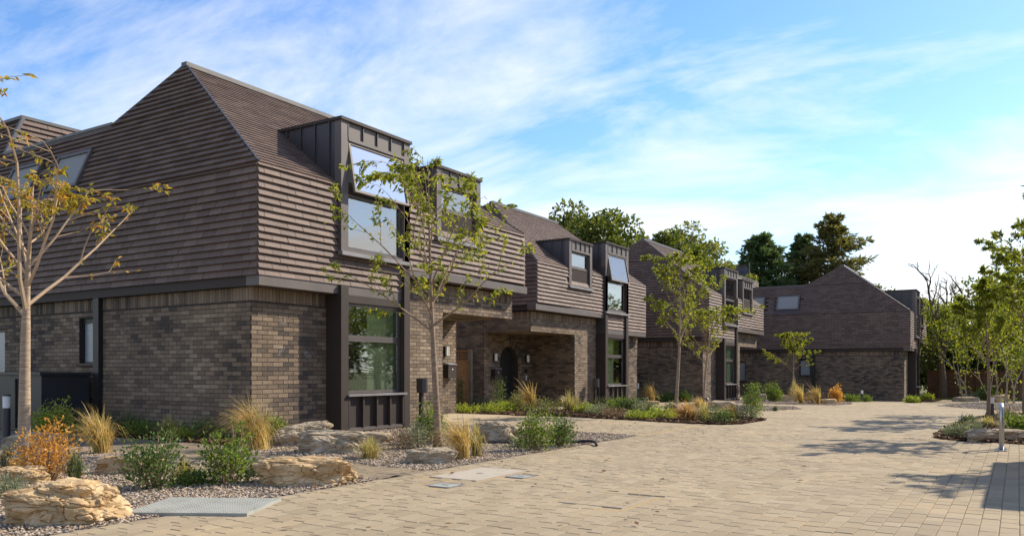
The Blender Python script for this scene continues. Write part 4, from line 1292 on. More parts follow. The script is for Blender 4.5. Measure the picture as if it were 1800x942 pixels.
# unseen timber box, added to cast the straight shadow; its true form is unknown
t = thing('shadow_caster_box', 'unseen slatted timber box beside the road, added to cast a straight shadow on the paving', 'store', (2.0, 11.5, 0))
Geo().box(1.02, 3.2, 9.9, 13.6, 0.002, 1.78).build('body', M['timber'], t)
Geo().box(.97, 3.3, 9.8, 13.7, 1.785, 1.86).build('lid', M['timber_dark'], t)
y = 9.92
while y < 13.5:
    Geo().box(.99, 1.018, y, y + .13, .05, 1.75).build('slat', M['timber'], t); y += .145

# aerial and dish on the end house
t = thing('satellite_dish', 'grey satellite dish on a mast with aerial above the end house roof', 'satellite dish', (-13.55, 48.3, 6.5))
Geo().cyl(-13.55, 48.3, 6.4, 7.55, .025, 8).build('mast', M['lead'], t)
Geo().tube([(-13.9, 48.1, 7.0), (-13.55, 48.3, 7.0)], .02, 6).build('arm', M['lead'], t)
Geo().tube([(-13.55, 48.3, 7.4), (-13.2, 48.0, 7.45)], .012, 6).build('aerial', M['lead'], t)
g = Geo(); ring = []
c = Vector((-13.95, 48.05, 7.05)); nrm = Vector((.55, -.75, .35)).normalized(); a1 = nrm.orthogonal().normalized(); a2 = nrm.cross(a1)
rows = []
for i in range(5):
    r = .38 * i / 4
    rows.append([c + nrm * (.16 * (i / 4) ** 2) + (a1 * math.cos(k * math.pi / 8) + a2 * math.sin(k * math.pi / 8)) * max(r, .001) for k in range(16)])
for i in range(4):
    for k in range(16):
        g.poly([rows[i][k], rows[i][(k + 1) % 16], rows[i + 1][(k + 1) % 16], rows[i + 1][k]])
g.build('dish', M['seam'], t)

# ------------------------------------------------------------------ leaves, grasses, shrubs
def leaves_np(c, d, n, L_, W_, fold=.15):
    """rhombic leaves: centres at the base c, direction d, side vectors from n"""
    d = d / np.linalg.norm(d, axis=1)[:, None]
    s = np.cross(d, n); s /= (np.linalg.norm(s, axis=1)[:, None] + 1e-9)
    u = np.cross(s, d)
    L_ = np.asarray(L_).reshape(-1, 1); W_ = np.asarray(W_).reshape(-1, 1)
    V = np.stack([c, c + d * L_ * .45 + s * W_ / 2 + u * L_ * fold, c + d * L_, c + d * L_ * .45 - s * W_ / 2 + u * L_ * fold], 1)
    return V.reshape(-1, 3), np.arange(len(c) * 4).reshape(-1, 4)
def rdir(r, n, zb=0.0):
    v = r.normal(size=(n, 3)); v[:, 2] += zb
    return v / np.linalg.norm(v, axis=1)[:, None]
def shrub(x, y, h, w, kind, label, seed):
    r = np.random.RandomState(seed)
    z = gz(y) - .01
    t = thing('shrub', label, 'shrub', (x, y, z), 'garden shrubs and perennials')
    if y > 15: h *= 1.25; w *= 1.15
    low = h < w * .62
    g = Geo()
    ns = 18 if low else int(7 + 10 * min(1, w / .6))
    C, D = [], []
    big = h > .5
    for i in range(ns):
        a = r.uniform(0, 6.28); rad = (w / 2) * math.sqrt(r.uniform(.02, 1)) * .95
        hh = h * (1 - .45 * (rad / (w / 2)) ** 1.5) * r.uniform(.55, 1.1)
        tip = Vector((math.cos(a) * rad, math.sin(a) * rad, hh)) + Vector((r.uniform(-.05, .05) * w, 0, 0))
        b = Vector((math.cos(a) * rad * .15, math.sin(a) * rad * .15, 0))
        pts = []
        m = 7
        bow = Vector((math.cos(a), math.sin(a), 0)) * rad * .25
        for k in range(m):
            q = k / (m - 1)
            p = b.lerp(tip, q) + bow * math.sin(math.pi * q) * (1 - q) + Vector((r.normal() * .012, r.normal() * .012, 0))
            pts.append(p + Vector((x, y, z)))
        g.tube(pts, [.006 * (1.2 - k / m) * (1.3 if big else .7) for k in range(m)], 4, False)
        per = int((95 if big else 60) * (1.0 if not low else .9))
        for k in range(per):
            q = r.uniform(.22 if not low else .1, 1.02)
            f = min(q, .999) * (m - 1); i0 = int(f)
            p = pts[i0].lerp(pts[min(i0 + 1, m - 1)], f - i0)
            sp = .045 * (1.35 - q) * (1 + w) + .02
            off = r.normal(size=3) * sp
            C.append((p.x + off[0], p.y + off[1], max(p.z + off[2] * .8, z + .015)))
            o = np.array(off) / (np.linalg.norm(off) + 1e-6)
            D.append(o + np.array((0, 0, .55)) + r.normal(size=3) * .25)
    g.build('stems', M['twig'], t)
    n = len(C)
    ls = {'deep': .036, 'fresh': .040, 'lime': .046, 'grey': .042, 'olive': .036, 'rust': .034, 'orange_shrub': .036}[kind] * (1.0 if h > .25 else .95) * (1 + .25 * (y > 15) + .35 * (y > 28))
    ww = {'grey': .3, 'rust': .3}.get(kind, .58)
    Ls = ls * r.uniform(.7, 1.3, n)
    V, F = leaves_np(np.array(C), np.array(D), rdir(r, n, .3), Ls, Ls * ww)
    mk('foliage', V, F, L[kind], t)
def tuft(x, y, h, w, kind, label, seed):
    r = np.random.RandomState(seed)
    z = gz(y) - .005
    n = int(200 + 480 * min(w, .8)); seg = 7; w = w * 1.15; h = h * 1.3
    if y > 15: n = int(n * .6)
    V, F = [], []
    a = r.uniform(0, 6.28, n)
    base = r.normal(size=(n, 2)) * w * .07
    ln = h * r.uniform(.55, 1.12, n)
    out = (w / 2) * r.uniform(.1, 1.35, n)
    wd = (.0042 if y < 15 else .0075) * r.uniform(.7, 1.4, n)
    if kind in ('golden', 'straw', 'orangegrass') and h > .3:
        a = np.where(r.uniform(size=n) < .45, r.normal(2.6, .7, n), a)      # combed by the wind
    P = []
    for k in range(seg + 1):
        q = k / seg
        rr = out * q ** 1.3
        droop = (out / (w / 2)) * .62 * q ** 2.2
        zz = ln * (q ** .92 - droop * q)
        P.append(np.column_stack([x + base[:, 0] + np.cos(a) * rr, y + base[:, 1] + np.sin(a) * rr, z + np.maximum(zz, .004)]))
    if kind in ('golden', 'orangegrass'):
        lean_ = r.uniform(-.12, .62, n)
        for k in range(seg + 1):
            P[k] += np.array((-.80, -.5, 0)) * (h * lean_ * (k / seg) ** 1.6)[:, None]
    sd = np.column_stack([-np.sin(a), np.cos(a), np.zeros(n)])
    VV = np.empty((n, (seg + 1) * 2, 3))
    for k in range(seg + 1):
        ww = (wd * (1 - (k / seg) ** 2 * .85))[:, None]
        VV[:, 2 * k] = P[k] - sd * ww; VV[:, 2 * k + 1] = P[k] + sd * ww
    T = np.array([(2 * k, 2 * k + 1, 2 * k + 3, 2 * k + 2) for k in range(seg)])
    FF = (T[None] + (np.arange(n) * (seg + 1) * 2)[:, None, None]).reshape(-1, 4)
    o = mk('grass_clump', VV.reshape(-1, 3), FF, L[kind], None, (x, y, z))
    tag(o, label, 'grass', 'ornamental grass clumps')
PLANTS = [
    ("S",-8.41,4.49,0.65,0.55,"orange_shrub","dead shrub covered in bright orange leaves beside the bare-branched tree"),
    ("S",-7.03,4.78,0.67,0.63,"deep","dark green spreading shrub growing out of the gravel behind the steel plate"),
    ("S",-6.65,5.34,0.71,0.52,"fresh","lopsided bright green shrub in the gravel between path and steel plate"),
    ("T",-8.12,4.62,0.28,0.25,"bluegrass","small blue-green grass tuft behind the largest boulder"),
    ("T",-10.54,6.38,0.57,0.54,"golden","golden arching grass clump with one tall bent stem in front of the dark drainpipe"),
    ("S",-13.41,7.29,0.78,0.62,"lime","tall yellow-green spurge plant in front of the dark metal bin store"),
    ("T",-9.19,7.89,0.68,0.71,"golden","large golden feather grass clump at the brick corner"),
    ("S",-9.78,8.72,0.56,0.32,"fresh","upright green shrub between the feather grass and the bay window"),
    ("T",-6.85,5.83,0.18,0.24,"greygrass","small grey-green tuft at the end of the layered boulder"),
    ("T",-7.17,5.21,0.21,0.32,"straw","low straw-coloured tuft between the two green gravel shrubs"),
    ("S",-6.92,5.13,0.09,0.34,"deep","creeping green plant at the foot of the straw tuft"),
    ("S",-7.51,3.7,0.20,0.29,"grey","grey-green lavender growing against the largest boulder"),
    ("T",-8.65,4.49,0.18,0.20,"greygrass","thin grey tuft below the orange shrub"),
    ("T",-9.38,4.59,0.31,0.25,"greygrass","grey-green grass beside the pale trunk of the bare-branched tree"),
    ("S",-7.47,8.96,0.34,0.37,"rust","dry brown lavender mound below the panelled bay"),
    ("S",-7.36,9.23,0.40,0.40,"grey","grey-green lavender mound beside the slim trunk of the cherry tree"),
    ("T",-7.03,7.82,0.26,0.48,"straw","low straw and green tussock between two boulders and the path"),
    ("S",-7.67,9.9,0.77,0.40,"fresh","bright green upright shrub against the charging post"),
    ("T",-6.01,8.46,0.52,0.38,"golden","tall golden and green grass beside the half-hollow boulder"),
    ("T",-6.03,8.77,0.41,0.27,"straw","straw grass clump leaning over the smooth pale boulder"),
    ("S",-5.77,9.92,0.69,0.53,"fresh","large yellow-green shrub at the gravel edge by the black hose"),
    ("S",-5.81,10.62,0.59,0.44,"deep","darker green shrub beside the large yellow-green one"),
    ("S",-6.2,10.16,0.12,0.20,"grey","tiny grey plant by the hose"),
    ("S",-12.46,17.61,0.18,0.64,"lime","lime ground cover at the mulch bed's end by the brick pier"),
    ("S",-12.17,18.26,0.20,0.71,"lime","lime ground cover in front of the mailbox wall"),
    ("S",-12.24,19.11,0.24,0.64,"lime","lime ground cover in front of the arched door"),
    ("S",-14.07,20.79,0.35,0.74,"grey","grey-green low shrub beside the timber gate"),
    ("S",-14.02,22.03,0.40,0.95,"grey","grey-green low shrub below the arched door"),
    ("S",-12.25,20.08,0.46,0.76,"olive","olive shrub beside the arched door"),
    ("T",-11.58,19.64,0.74,0.29,"golden","thin dry grass with one hooked stem by the porch"),
    ("S",-11.08,19.57,0.35,0.95,"olive","broad olive plant below the porch side wall"),
    ("T",-10.91,20.64,0.52,0.98,"straw","straw grass clump in front of the shaded porch wall"),
    ("S",-9.9,19.61,0.22,0.58,"lime","lime plant below the black charging box"),
    ("S",-9.33,19.21,0.27,0.66,"grey","grey lavender in front of the tall dark bay column"),
    ("S",-10.63,22.43,0.38,0.73,"olive","olive mound below the tall dark bay column"),
    ("S",-9.88,21.46,0.40,0.66,"fresh","green mound beneath the panelled window"),
    ("S",-13.47,30.14,0.96,0.41,"fresh","slim upright bush in front of the panelled window"),
    ("S",-9.35,21.39,0.42,0.52,"deep","dark green mound beside the slim upright bush"),
    ("S",-8.5,18.34,0.21,0.70,"rust","rusty dry ground plant at the front of the mulch bed"),
    ("S",-8.79,20.91,0.35,0.57,"grey","silvery mound in the mulch below the short brick pier"),
    ("T",-7.78,18.89,0.34,0.51,"bluegrass","green grass tuft at the mulch edge"),
    ("S",-7.52,17.73,0.13,0.56,"lime","lime rosettes on the front mulch edge"),
    ("S",-7.22,18.28,0.19,0.65,"lime","broad lime rosettes at the foot of a slim trunk"),
    ("T",-12.04,29.51,0.75,0.53,"golden","golden grass fountain beside the low bollard light"),
    ("T",-6.32,17.71,0.44,0.67,"orangegrass","orange feather grass at the foot of a slim trunk"),
    ("T",-5.97,17.68,0.38,0.59,"straw","straw feather grass in the mulch bed's middle"),
    ("T",-5.74,19.08,0.35,0.57,"orangegrass","orange feather grass under the low boulder"),
    ("S",-5.46,17.23,0.34,0.61,"deep","dark leathery shrub at the tip of the mulch bed"),
    ("S",-5.45,19.62,0.85,0.41,"fresh","tall bright green bush at the mulch bed's corner"),
    ("S",-5.52,19.24,0.35,0.49,"grey","grey-green bush beside the tall bright bush"),
    ("S",-7.85,20.78,0.31,0.40,"olive","olive plant between the two slim trunks"),
    ("T",-8.0,23.45,0.41,0.51,"golden","wispy golden stems behind the mulch bed"),
    ("S",-12.15,31.23,0.32,0.74,"fresh","low green plant at the shaded tiled house's wall"),
    ("S",-11.5,31.4,0.41,0.69,"deep","dark low shrub against the shaded tiled house's wall"),
    ("S",-8.65,34.27,0.71,0.61,"fresh","green bush in front of the shaded side door"),
    ("T",-8.04,35.59,0.92,0.53,"straw","pale plume grass at the foot of the smallest tree"),
    ("T",-7.15,32.63,0.66,0.40,"golden","tan plume grass just past the smallest tree"),
    ("T",-6.47,32.36,0.69,0.35,"golden","tan upright grass in front of the far drainpipe"),
    ("S",-6.86,32.86,0.27,0.62,"rust","rusty low plant among the far boulders"),
    ("S",-6.22,34.6,0.62,0.37,"orange_shrub","small orange-leaved bush at the far house wall"),
    ("S",-6.41,39.05,0.28,0.77,"fresh","broad low green planting beside the far bollard light"),
    ("S",-5.96,40.01,0.26,0.68,"fresh","small low green planting beyond the far bollard light"),
    ("S",-3.92,39.11,0.25,0.59,"lime","small yellow-green mound at the far brick corner"),
    ("S",-4.02,47.65,0.27,0.54,"lime","small green plant below the far bay"),
    ("T",-6.21,24.88,0.15,0.24,"bluegrass","single dark tuft on the gravel strip"),
    ("S",-0.91,15.51,0.16,0.31,"grey","small silvery lavender at the island bed's tip"),
    ("S",-0.67,15.39,0.24,0.43,"grey","larger silvery lavender on the island bed's tip"),
    ("T",-0.53,18.91,0.23,0.64,"straw","yellow-green low grass spread on the island bed"),
    ("T",-0.94,20.6,0.20,0.66,"bluegrass","green low grass spread along the island bed's edge"),
    ("T",-0.21,20.87,0.33,0.55,"bluegrass","tall green grass around the pale bollard light"),
    ("S",-0.03,17.24,0.31,0.41,"fresh","leafy green plant behind the steel hoop"),
    ("S",-0.24,23.93,0.26,0.52,"rust","pinkish flowering plant behind the steel hoop"),
    ("S",-1.89,49.5,0.42,0.91,"grey","silvery shrub above the flat far stone"),
    ("S",-1.39,49.5,0.66,0.90,"fresh","green shrub by the far fence stones"),
    ("S",0.01,49.5,0.88,0.71,"rust","reddish tall grass near the far fence"),
]
for i, (k, x, y, h, w, kind, lab) in enumerate(PLANTS):
    (shrub if k == 'S' else tuft)(x, y, h, w, kind, lab, 100 + i)
# ferns and grasses in the shaded bed along the side wall
SIDE = [('T', -14.6, 8.45, .42, .6, 'bluegrass'), ('S', -13.9, 8.4, .36, .7, 'deep'), ('T', -13.2, 8.5, .4, .7, 'bluegrass'), ('S', -12.6, 8.35, .34, .6, 'fresh'),
        ('T', -12.0, 8.45, .36, .65, 'straw'), ('S', -11.5, 8.3, .20, .45, 'lime'), ('S', -11.2, 8.55, .42, .6, 'deep'), ('S', -14.3, 8.2, .26, .5, 'deep')]
SLAB = ['grass clump at the foot of the dark drainpipe', 'dark fern beside the dark drainpipe', 'broad green grass below the stained brickwork', 'fresh green fern in the shaded mulch bed',
        'straw-tipped grass among the shaded ferns', 'small lime plant at the front of the shaded mulch', 'tall dark fern nearest the brick corner', 'low dark fern at the edge of the shaded path']
for i, (a, lab) in enumerate(zip(SIDE, SLAB)):
    (shrub if a[0] == 'S' else tuft)(*a[1:], lab, 300 + i)
# climber on the timber gate
def climber(x, y, w, h, label, seed):
    r = np.random.RandomState(seed); z = gz(y)
    t = thing('climbing_plant', label, 'climbing plant', (x, y, z), 'climbers by the timber gate')
    g = Geo(); C, D = [], []
    for i in range(9):
        yy = y + r.uniform(-w / 2, w / 2); p = Vector((x + .04, yy, z)); pts = [p.copy()]
        for k in range(8):
            p = p + Vector((r.normal() * .015, r.normal() * .04, h / 8 * r.uniform(.7, 1.05))); pts.append(p.copy())
        g.tube(pts, .006, 4, False)
        for q in range(90):
            b = pts[r.randint(1, 8)]; C.append((b.x + abs(r.normal()) * .06, b.y + r.normal() * .07, b.z + r.normal() * .08)); D.append((.6, r.normal() * .6, -.3 + r.normal() * .5))
    g.build('stems', M['twig'], t)
    n = len(C); Ls = .055 * r.uniform(.7, 1.3, n)
    V, F = leaves_np(np.array(C), np.array(D), rdir(r, n, .3), Ls, Ls * .4); mk('foliage', V, F, L['deep'], t)
climber(-14.35, 19.0, 2.6, 1.05, 'bamboo-like climber growing up the timber gate', 1)
climber(-13.5, 20.75, .5, 1.15, 'dark climber on the brick wall beside the timber gate', 2)
# short turf in front of the far fence
r = np.random.RandomState(77); n = 9000
bx = r.uniform(-4.6, 6, n); by = r.uniform(48.9, 51.8, n); c = np.column_stack([bx, by, gzv(by) - .05])
d = rdir(r, n, 2.2)
V, F = leaves_np(c, d, rdir(r, n), r.uniform(.08, .2, n), .02); o = mk('grass', V, F, L['straw']); o['kind'] = 'stuff'
L['lawn'] = m_leaf('lawn_blade', [(.08, .10, .02), (.14, .16, .03), (.2, .2, .06)], .3)
o.data.materials.clear(); o.data.materials.append(L['lawn'])

# ------------------------------------------------------------------ young street trees
def young_tree(x, y, label, seed, H=4.4, crown_base=1.7, spread=1.6, r0=.065, limbs=16, leaf='cherry', nleaf=2600, lsize=.075, bark='bark', twig='twig', wid=.42, lean=(0, 0), droop=.5, el=(38, 62), stake=False, name='young_tree', up=1.0):
    r = np.random.RandomState(seed); z = gz(y) - .03
    t = thing(name, label, 'tree', (x, y, z), 'young trees planted along the street')
    B = Vector((x, y, z))
    g = Geo()
    tp = []
    K = 14
    for k in range(K + 1):
        q = k / K
        tp.append(B + Vector((lean[0] * q + (.035 * math.sin(q * 5 + seed) if q > .05 else 0), lean[1] * q + (.035 * math.cos(q * 4 + seed * 2) if q > .05 else 0), H * q * .98)))
    def rr(q):
        return r0 * (1.12 - .38 * min(q * H / crown_base, 1) - (.66 * max(0, (q * H - crown_base) / (H - crown_base)) ** .7))
    g.tube(tp, [max(.004, rr(k / K)) * (1.25 if k == 0 else 1) for k in range(K + 1)], 10)
    trunk = g.build('trunk', M[bark], t, smooth=True)
    g = Geo(); anchors = []                      # points for leaves: (pos, dir, weight)
    def grow(p, d, length, rad, depth):
        m = 7 if depth == 0 else 5
        pts = [p.copy()]; q = p.copy(); dd = d.copy()
        for k in range(m):
            dd = (dd + Vector((r.normal() * .10, r.normal() * .10, (.05 * up - droop * .17 * (k / m)) + r.normal() * .05))).normalized()
            if q.z > z + H * .93: dd = Vector((dd.x, dd.y, min(dd.z, .12))).normalized()
            q = q + dd * (length / m); pts.append(q.copy())
            if depth < 2 and k >= 1 and r.uniform() < (.85 if depth == 0 else .45):
                sd = dd.cross(Vector((r.normal(), r.normal(), r.normal()))).normalized()
                nd = (dd * .75 + sd * .7 + Vector((0, 0, .12))).normalized()
                grow(q.copy(), nd, length * (.5 - .04 * k) * r.uniform(.6, 1.1), rad * .5 * (1 - k / (m + 2)), depth + 1)
        g.tube(pts, [max(.0022, rad * (1 - .82 * k / m)) for k in range(m + 1)], 5 if depth == 0 else 4, False)
        s0 = .35 if depth == 0 else .1
        for k in range(1, m + 1):
            if k / m > s0: anchors.append((pts[k - 1], pts[k], k / m + .25 * depth))
    for i in range(limbs):
        q = (i + r.uniform(0, .8)) / limbs
        hz = crown_base + (H * .93 - crown_base) * q ** 1.1
        f = hz / (H * .98) * K; k = min(int(f), K - 1)
        p = tp[k].lerp(tp[k + 1], f - k)
        a = i * 2.4 + r.uniform(-.4, .4) + seed
        e = RAD(r.uniform(*el)) + q * .25
        ln = spread * (1.12 - .8 * q) * r.uniform(.75, 1.12) / math.cos(min(e, 1.1)) * .82
        grow(p, Vector((math.cos(a) * math.cos(e), math.sin(a) * math.cos(e), math.sin(e))), ln, rr(hz / H) * .5 + .003, 0)
    anchors.append((tp[-2], tp[-1], 1.2))
    mk('branches', g.V, g.F, M[twig], t)
    W_ = np.array([a[2] for a in anchors]); W_ = W_ / W_.sum()
    idx = r.choice(len(anchors), nleaf, p=W_)
    A = np.array([anchors[i][0] for i in idx]); Bp = np.array([anchors[i][1] for i in idx])
    C = A + (Bp - A) * r.uniform(0, 1, (nleaf, 1)) + r.normal(size=(nleaf, 3)) * .012
    D = (Bp - A); D = D / np.linalg.norm(D, axis=1)[:, None] * .7 + r.normal(size=(nleaf, 3)) * .45 + np.array((0, 0, -.55 * droop - .15))
    Ls = lsize * r.uniform(.55, 1.25, nleaf)
    V, F = leaves_np(C, D, rdir(r, nleaf, .6), Ls, Ls * wid, .12)
    mk('crown', V, F, L[leaf], t)
    return t
young_tree(-9.75, 4.91, 'bare-branched young tree with pale trunk and sparse yellow leaves', 3, 3.35, 1.75, 1.7, .068, 16, 'autumn', 1500, .085, 'bark_pale', 'twig_pale', .40, (.12, .1), .4, (24, 58))
young_tree(-7.18, 9.45, 'young cherry tree with drooping green leaves in front of the bay window', 8, 4.35, 1.55, 1.85, .052, 20, 'cherry', 4000, .085, 'bark', 'twig', .40, (-.25, .05), .8, (18, 55))
young_tree(-7.5, 20.1, 'slim tree with dense drooping crown in the mulch bed', 5, 4.35, 1.8, 1.3, .046, 20, 'cherry', 4600, .085, 'bark_pale', 'twig', .42, (.05, .0), .7, (30, 60))
young_tree(-8.6, 25.3, 'slim tree behind the mulch bed, shorter than its neighbour', 9, 3.35, 1.45, 1.45, .042, 18, 'cherry', 4200, .09, 'bark_pale', 'twig', .42, (.3, .2), .8, (25, 55))
young_tree(-8.75, 38.5, 'smallest young tree standing before the shaded side of the end house', 11, 3.3, 1.3, 1.4, .042, 17, 'cherry', 5000, .095, 'bark_pale', 'twig', .45, (-.1, 0), .8, (20, 55))
# rowans in the island bed
def rowan(x, y, label, seed, H, cb, sp, n, berries=True, stake=False):
    t = young_tree(x, y, label, seed, H, cb, sp, .042, 18, 'rowan', int(n * 1.5), .10, 'bark', 'twig', .34, (0, 0), .45, (30, 60), name='rowan_tree')
    return t
rowan(-.65, 23.2, 'rowan with straight slender trunk beside the white-lens bollard light', 13, 3.5, 1.35, 1.15, 5200)
rowan(.62, 17.2, 'taller rowan with feathery crown beyond the steel hoop', 17, 4.6, 1.9, 1.35, 5200)
rowan(.25, 27.0, 'rowan with pale trunk behind the straight slender rowan', 19, 4.4, 1.8, 1.3, 4200)
rowan(.15, 22.0, 'staked rowan with crown joining its neighbours above the island bed', 23, 4.9, 2.0, 1.25, 4600)
rowan(1.9, 13.6, 'rowan beside the added shadow-casting box shading the paving', 29, 3.9, 1.7, 1.2, 3500)
for (x, y, z, lab) in ((-1.0, 33.0, 1.35, 'orange rowan berry cluster hanging above the far fence'), (-1.9, 33.5, 1.2, 'orange berry cluster among the birch stems'), (-.85, 33.2, 1.05, 'low orange berry cluster by the slender trunk')):
    pass

# ------------------------------------------------------------------ background trees
def leaf_tree(x, y, label, seed, H, R_, trunk_r, leaf, nleaf, lsize, cb=.3, clumps=60, name='broadleaf_tree', bark='bark_dark', squash=.8, scatter_=.34, gaps=1.0, cat_group='trees beyond the houses'):
    r = np.random.RandomState(seed); z = gz(y) - .05
    t = thing(name, label, 'tree', (x, y, z), cat_group)
    g = Geo(); B = Vector((x, y, z))
    top = B + Vector((0, 0, H * .72))
    g.tube([B, B + Vector((.1, 0, H * .3)), top], [trunk_r, trunk_r * .7, trunk_r * .25], 8)
    trunk = g.build('trunk', M[bark], t)
    g = Geo(); cen = []
    c0 = B + Vector((0, 0, H * (cb + (1 - cb) * .5)))
    for i in range(clumps):
        d = Vector(rdir(r, 1, .15)[0]); rad = r.uniform(.45, 1.0) ** .6
        p = c0 + Vector((d.x * R_ * rad, d.y * R_ * rad, d.z * H * (1 - cb) * .5 * rad * (1.0 if d.z > 0 else squash)))
        cen.append(p)
        s = B + Vector((0, 0, min(max(cb * H * .8, (p.z - z) * .6), H * .7)))
        mid = s.lerp(p, .5) + Vector((0, 0, -.25))
        g.tube([s, mid, p], [trunk_r * .22, trunk_r * .12, .02], 4, False)
    mk('limbs', g.V, g.F, M[bark], t)
    cen = np.array([tuple(c) for c in cen])
    cr = R_ * scatter_ * r.uniform(.6, 1.2, clumps)
    idx = r.randint(0, clumps, nleaf)
    dd = rdir(r, nleaf, .25)
    C = cen[idx] + dd * (cr[idx] * r.uniform(.3, 1, nleaf) ** .45)[:, None] * np.array([1, 1, .75])
    D = dd * .6 + r.normal(size=(nleaf, 3)) * .6 + np.array((0, 0, -.2))
    Ls = lsize * r.uniform(.6, 1.3, nleaf)
    V, F = leaves_np(C, D, rdir(r, nleaf, .8), Ls, Ls * .62, .1)
    mk('crown', V, F, L[leaf], t)
leaf_tree(-24.5, 48.5, 'broad dark oak rising behind the arched door house', 41, 12.2, 4.6, .35, 'oak', 20000, .30, .32, 85, scatter_=.26)
leaf_tree(-20.0, 50.8, 'smaller dark oak next to the broad oak, above the tiled roofs', 42, 10.6, 3.0, .3, 'oak', 12000, .30, .4, 60, scatter_=.26)
leaf_tree(-19.4, 55.0, 'thin pale-green tree with open crown above the slim street trees', 43, 11.4, 3.4, .22, 'pale', 9000, .26, .32, 70, scatter_=.24)
leaf_tree(-18.0, 58.0, 'low pale tree beside the blue-green conifer', 44, 9.8, 2.2, .22, 'pale', 6500, .27, .3, 50, scatter_=.26)
leaf_tree(-29.5, 56.0, 'distant oak top showing over the ridge', 45, 13.0, 3.6, .3, 'oak', 7000, .32, .4, 40, scatter_=.28)
BG = [(-4.6, 56, 5.6, 2.4, 'pale'), (-2.0, 57, 5.2, 2.4, 'oak'), (.9, 56, 6.0, 2.6, 'pale'), (4.0, 58, 7.2, 3.2, 'oak'), (-.8, 66, 8.0, 4.2, 'oak'), (8, 57, 7.4, 3.2, 'pale'), (-7.5, 66, 7, 3.6, 'oak')]
BGL = ['pale bushy tree behind the fence beside the end house', 'dark bushy tree behind the fence near the dead tree', 'light green tree behind the fence beyond the rowans', 'dark green tree behind the fence at the far corner', 'pale tree furthest behind the fence', 'pale tree behind the fence beyond the island bed', 'dark tree hidden behind the end house']
for i, (a, lab) in enumerate(zip(BG, BGL)):
    leaf_tree(a[0], a[1], lab, 60 + i, a[2], a[3], .2, a[4], 9000, .24, .02, 60, scatter_=.36, cat_group='trees behind the fence')
# trees across the road, out of frame: they show in the window glass
for i, (x, y, H, R_) in enumerate(((9, 12, 4.6, 2.6), (8.5, 19, 4.8, 2.8), (10, 27, 5, 3.0), (11, 36, 5, 3))):
    leaf_tree(x, y, ('broad green tree across the road, reflected in the windows', 'green tree across the road opposite the arched door', 'green tree across the road opposite the mulch bed', 'green tree across the road opposite the end house')[i], 80 + i, H, R_, .2, 'olive', 5000, .26, .15, 40, scatter_=.33, cat_group='trees across the road')
def conifer(x, y, label, seed, H, R_, leaf, n_br=95, ragged=.35):
    r = np.random.RandomState(seed); z = gz(y) - .05
    t = thing('conifer_tree', label, 'tree', (x, y, z), 'tall conifers behind the end house')
    g = Geo(); B = Vector((x, y, z))
    g.tube([B, B + Vector((0, 0, H * .98))], [.32, .02], 8); g.build('trunk', M['bark_dark'], t)
    g = Geo(); C, D = [], []
    for i in range(n_br):
        q = (i + r.uniform(0, 1)) / n_br
        hz = H * (.08 + .9 * q)
        ln = R_ * (1 - q) ** .66 * r.uniform(1 - ragged, 1 + ragged * .6) + .25
        a = i * 2.4 + r.uniform(-.5, .5); e = r.uniform(-.05, .5) + .35 * q
        d = Vector((math.cos(a) * math.cos(e), math.sin(a) * math.cos(e), math.sin(e)))
        p = B + Vector((0, 0, hz)); pts = [p.copy()]
        for k in range(5):
            d = (d + Vector((0, 0, -.06 + r.normal() * .04))).normalized(); p = p + d * (ln / 5); pts.append(p.copy())
        g.tube(pts, [.05, .04, .03, .02, .012, .006], 4, False)
        m = int(90 + 110 * (ln / R_))
        f = r.uniform(.1, 1, m) ** .8 * 5
        i0 = np.minimum(f.astype(int), 4); PA = np.array([tuple(v) for v in pts])
        cc = PA[i0] + (PA[i0 + 1] - PA[i0]) * (f - i0)[:, None]
        sp = ln * .16 * (1.25 - f / 5)
        off = r.normal(size=(m, 3)) * np.column_stack([sp, sp, sp * .5])
        C.append(cc + off); D.append(np.array(d) * .8 + off / (np.linalg.norm(off, axis=1)[:, None] + 1e-6) * .8 + np.array((0, 0, -.15)) + r.normal(size=(m, 3)) * .2)
    mk('limbs', g.V, g.F, M['bark_dark'], t)
    C = np.vstack(C); D = np.vstack(D); n = len(C)
    Ls = .42 * r.uniform(.6, 1.3, n)
    V, F = leaves_np(C, D, rdir(r, n, .5), Ls, Ls * .32, .06)
    mk('crown', V, F, L[leaf], t)
conifer(-17.2, 64.5, 'blue-green conifer with broad dense crown behind the end house', 51, 12.4, 4.6, 'conifer', 150, .3)
conifer(-12.2, 66.5, 'taller ragged olive conifer with spreading side boughs', 52, 13.8, 5.2, 'conifer2', 130, .75)
conifer(-14.8, 68.0, 'dark conifer between the blue-green and the ragged conifers', 53, 12.6, 3.8, 'conifer', 110, .35)

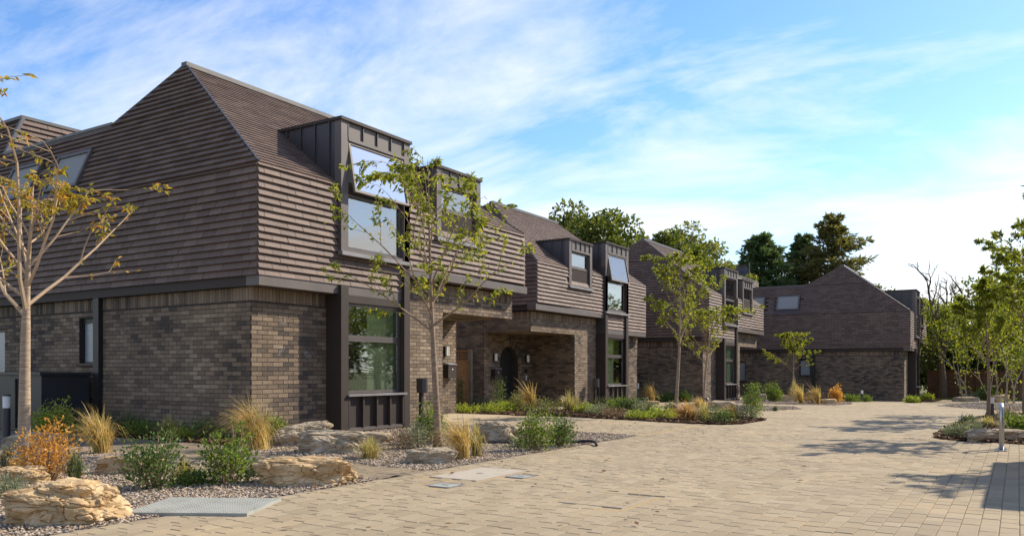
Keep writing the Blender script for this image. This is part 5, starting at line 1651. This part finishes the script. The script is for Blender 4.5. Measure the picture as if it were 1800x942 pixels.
# dead tree and birches at the fence
def bare_tree(x, y, H, label, seed, bark, r0, leafn=0, name='dead_tree', spread=1.0, stems=1, leaf='brownleaf', cat_group=None, crown_lo=.2):
    r = np.random.RandomState(seed); z = gz(y) - .05
    t = thing(name, label, 'tree', (x, y, z), cat_group)
    g = Geo(); anch = []
    def grow(p, d, length, rad, depth):
        m = 6; pts = [p.copy()]
        for k in range(m):
            w_ = .05 if depth == 0 else .14
            d = (d + Vector((r.normal() * w_, r.normal() * w_, .04))).normalized(); p = p + d * (length / m); pts.append(p.copy())
            if depth < 3 and k >= 1 and r.uniform() < .85:
                sd = d.cross(Vector((r.normal(), r.normal(), r.normal()))).normalized()
                grow(p.copy(), (d * .8 + sd * .65 * spread).normalized(), length * (.58 - .05 * k) * r.uniform(.7, 1.1), rad * .5, depth + 1)
        g.tube(pts, [max(.004, rad * (1 - .75 * k / m)) for k in range(m + 1)], 6 if depth < 2 else 4, False)
        for k in range(1, m + 1):
            anch.append((pts[k - 1], pts[k]))
    for s_ in range(stems):
        b = Vector((x + r.normal() * .18 * (stems > 1), y + r.normal() * .1 * (stems > 1), z))
        if stems == 1:
            fork = b + Vector((-.05, 0, H * .32)); g.tube([b, b + Vector((.04, 0, H * .15)), fork], [r0 * 1.25, r0, r0 * .85], 8, False)
            for a in (-.28, .12, .55): grow(fork - Vector((0, 0, .08)), Vector((math.sin(a) * .62 * .85, math.sin(a) * .62 * .53, 1)).normalized(), H * .72 * r.uniform(.8, 1), r0 * .62, 0)
        else:
            grow(b, Vector((r.normal() * .16, r.normal() * .16, 1)).normalized(), H * r.uniform(.75, 1), r0, 1)
    mk('trunk', g.V, g.F, M[bark], t)
    if leafn:
        idx = r.randint(0, len(anch), leafn)
        A = np.array([tuple(anch[i][0]) for i in idx]); Bp = np.array([tuple(anch[i][1]) for i in idx])
        C = A + (Bp - A) * r.uniform(0, 1, (leafn, 1)) + r.normal(size=(leafn, 3)) * .09
        if name == 'dead_tree':
            k = (C[:, 2] < z + H * .68) & (C[:, 2] > z + H * .28) & (C[:, 0] < x + .15)
            C = C[k]
        n = len(C); Ls = .16 * r.uniform(.6, 1.2, n)
        V, F = leaves_np(C, rdir(r, n, -.4), rdir(r, n), Ls, Ls * .55)
        mk('crown', V, F, L[leaf], t)
bare_tree(-3.55, 50.3, 6.6, 'dead forked tree with brown clinging leaves in front of the fence', 71, 'bark_dark', .20, 5000)
M['birch'] = m_bark('birch_bark', (.20, .17, .13), (.48, .43, .36), 4, 30)
for i, (x, y, H, lab) in enumerate(((-2.35, 49.2, 5.0, 'white-stemmed birch clump in front of the fence, near the dead tree'), (-1.2, 48.4, 4.6, 'white-stemmed birch clump nearer the island bed'), (-.3, 44.5, 4.2, 'thin birch clump behind the rowans'))):
    bare_tree(x, y, H, lab, 72 + i, 'birch', .032, 2200, 'birch_clump', .7, 4, 'rowan', 'multi-stem birches at the end of the street')
